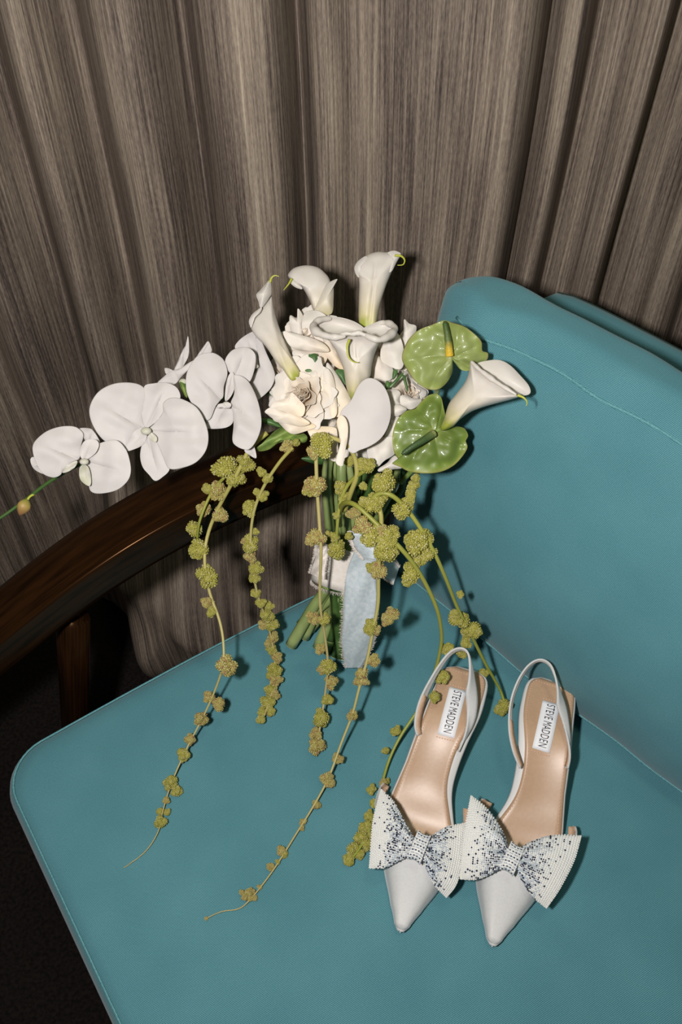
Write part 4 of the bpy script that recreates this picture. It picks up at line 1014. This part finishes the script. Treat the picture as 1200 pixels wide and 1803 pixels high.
# back, hood bent left
bB = (577, 572, 110)
Bc = pod('calla_lily', q7([(308, 250), (350, 207), (430, 188), (510, 200), (560, 235), (602, 292), (620, 400), (610, 540), (560, 600), (520, 570), (485, 510), (460, 440), (420, 365), (380, 318), (340, 302), (312, 275)]), .940, .011, bB, crease=line_crease(505, 485, 560, 560, .0015, 4))
blade('spathe_fold', q7([(495, 500), (518, 420), (560, 350), (600, 308), (654, 286), (630, 330), (627, 420), (618, 520), (570, 540), (520, 530)]), None, .925, M_calla, (0, .0), .007, par=Bc, bas=bB)
blade('spathe_fold', q7([(322, 300), (345, 292), (385, 318), (408, 354), (370, 348), (335, 325)]), None, .931, M_calla, (0, 0), .002, par=Bc, bas=bB)
tailtip(Bc, [(513, 491, .930), (508, 500, .928), (499, 511, .926)])
# tallest
bC = (640, 578, 145)
Cc = pod('calla_lily', q7([(775, 212), (785, 180), (810, 150), (870, 112), (940, 92), (1000, 96), (1060, 84), (1096, 108), (1082, 150), (1050, 212), (1010, 300), (975, 400), (950, 490), (925, 620), (900, 680), (840, 680), (805, 590), (805, 440), (808, 330), (802, 275), (782, 245)]), .930, .012, bC, crease=line_crease(662, 455, 650, 570, .0016, 3))
blade('spathe_fold', q7([(776, 200), (800, 160), (850, 125), (870, 140), (835, 190), (818, 262), (800, 272), (780, 240)]), None, .921, M_calla, (0, 0), .004, par=Cc, bas=bC)
blade('spathe_fold', q7([(1010, 100), (1050, 86), (1085, 95), (1100, 112), (1070, 165), (1040, 225), (1020, 235), (1040, 170), (1040, 130)]), None, .920, M_calla, (0, 0), .003, par=Cc, bas=bC)
tailtip(Cc, [(695, 450, .920), (706, 451, .918), (712, 458, .916), (709, 466, .915), (699, 467, .915)])
# front, wide open
D5 = lambda L: crop(540, 540, 5.4545, L)
bD = (618, 706, 125)
Dc = pod('calla_lily', D5([(210, 300), (330, 280), (450, 270), (560, 265), (650, 290), (700, 320), (655, 440), (625, 560), (605, 680), (545, 740), (490, 850), (430, 895), (380, 780), (350, 600), (290, 450)]), .893, .016, bD, g=(0, .01), crease=line_crease(622, 600, 624, 640, .003, 3))
blade('spathe_mouth', D5([(60, 170), (130, 110), (230, 96), (340, 108), (440, 138), (510, 175), (560, 215), (600, 260), (500, 275), (380, 290), (250, 300), (120, 270)]), None, .912, M_calla, (0, -.02), -.010, par=Dc, bas=bD)
blade('spathe_mouth', D5([(540, 210), (640, 160), (720, 133), (790, 140), (850, 180), (860, 230), (780, 290), (680, 310), (600, 290), (550, 260)]), None, .905, M_calla, (0, -.02), -.006, par=Dc, bas=bD)
def lip(pts, r, par):
    path = catmull([PD(a, b, c) for a, b, c in pts], 40); vs, fs = tube_geo(path, lambda u: r * math.sin(PI * min(1, .12 + u * .80)) ** .7 * (1 + .16 * math.sin(17 * u) + .08 * math.sin(41 * u)), 12)
    return bp_(mesh('rolled_lip', vs, fs, M_calla, None, [(.9, .5)] * len(vs)), par)
L5 = lambda L: [(540 + a / 5.4545, 540 + b / 5.4545, d) for a, b, d in L]
lip(L5([(230, 112, .908), (130, 125, .902), (70, 165, .896), (70, 220, .888), (130, 262, .880), (220, 288, .875), (300, 292, .873), (370, 285, .874)]), .0036, Dc)
lip(L5([(310, 280, .876), (370, 258, .873), (440, 262, .872), (500, 252, .872), (560, 274, .871), (620, 275, .873), (660, 290, .876)]), .0022, Dc)
lip(L5([(560, 272, .872), (620, 300, .868), (690, 318, .868), (760, 296, .873), (815, 260, .880), (845, 215, .888), (815, 175, .895), (760, 155, .902), (690, 160, .906)]), .0036, Dc)
tailtip(Dc, [(615, 598, .868), (611, 610, .866), (613, 628, .867), (622, 637, .868), (631, 638, .869)])
# right, over the cushion
D6 = lambda L: crop(680, 550, 4.286, L)
bE = (782, 758, 150)
Ec = pod('calla_lily', D6([(436, 800), (470, 690), (530, 610), (590, 530), (620, 450), (636, 358), (690, 410), (780, 460), (870, 520), (960, 590), (1020, 625), (960, 652), (850, 682), (740, 712), (640, 750), (560, 805), (500, 862), (420, 895), (410, 860)]), .868, .017, bE, g=(-.025, 0))
blade('spathe_mouth', D6([(680, 392), (750, 366), (850, 360), (930, 398), (1010, 478), (1070, 548), (1087, 600), (1062, 624), (1000, 626), (900, 590), (800, 530), (720, 460)]), None, .856, M_calla, (-.02, 0), .006, par=Ec, bas=bE)
lip([(680 + a / 4.286, 550 + b / 4.286, d) for a, b, d in [(640, 372, .860), (700, 430, .852), (790, 500, .845), (880, 560, .838), (980, 622, .833)]], .0022, Ec)
tailtip(Ec, [(911, 696, .834), (921, 700, .832), (927, 707, .832), (926, 715, .833)])

# anthuriums
AC = (680, 550, 4.286)
def lumps(cx_, cy_, seed, amp=.0022):
    def f(x, y, rho, an):           # quilted blade between sunken side veins, and a sunken midrib
        r = math.hypot(x - cx_, y - cy_)
        veins = abs(math.sin(3.5 * an + seed + .012 * r)) ** .5
        cross = math.sin(r / 5.2 + 1.3 * math.sin(7 * an + seed))
        return amp * sm(.08, .35, rho) * (-.9 * veins - .30 * cross * sm(.3, .7, rho)) + .0022 * noise.noise(Vector((x / 17, y / 17, seed)))
    return f
def anthurium(ol, cen, d, g, sp, seed, cup, smat, am):
    c_ = crop(*AC, [cen])[0]
    o = blade('anthurium', crop(*AC, ol), c_, d, am, g, cup, (.002, 4, seed), None, K=26, N=140, th=.0009, bumpf=lumps(c_[0], c_[1], seed))
    bp_(tube('spadix', [PD(*p) for p in sp], lambda u: .0037 * (1 - .45 * u) * (1 if u < .95 else .6), smat, n=24, seg=12), o)
    return o
anthurium([(500, 350), (497, 440), (460, 520), (400, 575), (340, 585), (280, 565), (210, 510), (150, 420), (118, 350), (135, 270), (180, 190), (250, 130), (340, 95), (430, 62), (500, 80), (580, 105), (660, 160), (715, 220), (722, 290), (765, 310), (755, 360), (700, 380), (640, 400), (620, 440), (570, 435), (535, 400), (540, 370), (515, 350)], (490, 338), .868, (-.004, .01), [(791, 626, .862), (789, 605, .858), (786, 585, .857), (782, 566, .858)], 1, .006, M_spadix, M_anth)
anthurium([(375, 885), (440, 860), (445, 800), (430, 720), (410, 640), (370, 615), (310, 630), (250, 690), (215, 730), (150, 745), (90, 800), (55, 880), (45, 970), (60, 1060), (105, 1130), (45, 1140), (100, 1165), (170, 1200), (280, 1215), (400, 1205), (500, 1160), (570, 1090), (610, 1020), (598, 970), (615, 930), (590, 880), (540, 865), (470, 870), (400, 900)], (362, 900), .890, (.0, .004), [(763, 763, .882), (745, 775, .876), (725, 787, .873), (707, 800, .873)], 4, .006, M_spadix2, M_anth2)
bp_(tube('flower_stem', [PD(770, 680, .885), PD(768, 695, .90), PD(755, 740, .92), PD(720, 830, .96)], .0022, M_stem, n=16))
bp_(tube('flower_stem', [PD(776, 756, .890), PD(766, 762, .893), PD(750, 800, .93), PD(705, 850, .97)], .0024, M_leafl, n=16))
# leaves
blade('leaf', crop(*CRz, [(120, 910), (180, 860), (240, 800), (330, 720), (440, 680), (560, 740), (630, 790), (610, 850), (480, 850), (360, 850), (250, 920), (150, 940)]), None, .915, M_leafl, (0, -.01), .004, (.002, 3, 1), bumpf=lambda x, y, rho, an: .0035 * math.sin((y + .5 * x) / 4.5) * sm(0, .3, rho))
blade('leaf', crop(*CRz, [(170, 610), (260, 615), (340, 660), (370, 700), (280, 680), (190, 650)]), None, .925, M_leaf, (0, 0), .002)
for L in ([(450, 825), (500, 810), (515, 850), (500, 885), (485, 850)], [(430, 925), (490, 910), (560, 920), (580, 960), (500, 940), (440, 940)], [(510, 940), (530, 935), (545, 1000), (520, 1000)], [(640, 930), (700, 930), (715, 1030), (680, 990)], [(545, 945), (580, 950), (580, 1000), (560, 990)]):
    blade('leaf', q7(L), None, .902, M_leaf, (0, 0), .001, K=4, N=24)
for L in ([(430, 90), (485, 100), (480, 160), (430, 230), (415, 200)], [(560, 160), (600, 200), (640, 380), (620, 390), (570, 230)], [(550, 140), (560, 170), (420, 330), (380, 320)], [(330, 250), (380, 280), (370, 330), (320, 390), (310, 330)]):
    blade('leaf', q8(L), None, .899, M_leaf, (0, 0), .001, K=4, N=24)
# dark foliage filling the gaps between blooms
for i in range(26):
    x, y = R.uniform(550, 715), R.uniform(620, 815); a = R.uniform(0, 6.3); l = R.uniform(22, 38); w_ = l * .28
    ca, sa = math.cos(a), math.sin(a)
    pts = [(x + ca * u * l - sa * v * w_, y + sa * u * l + ca * v * w_) for u, v in ((-1, 0), (-.4, .8), (.4, .7), (1, 0), (.4, -.7), (-.4, -.8))]
    blade('leaf', pts, None, .972 + R.uniform(0, .015), M_leaf, (R.uniform(-.03, .03), R.uniform(-.03, .03)), .004, K=4, N=20)
bpy.context.view_layer.update()
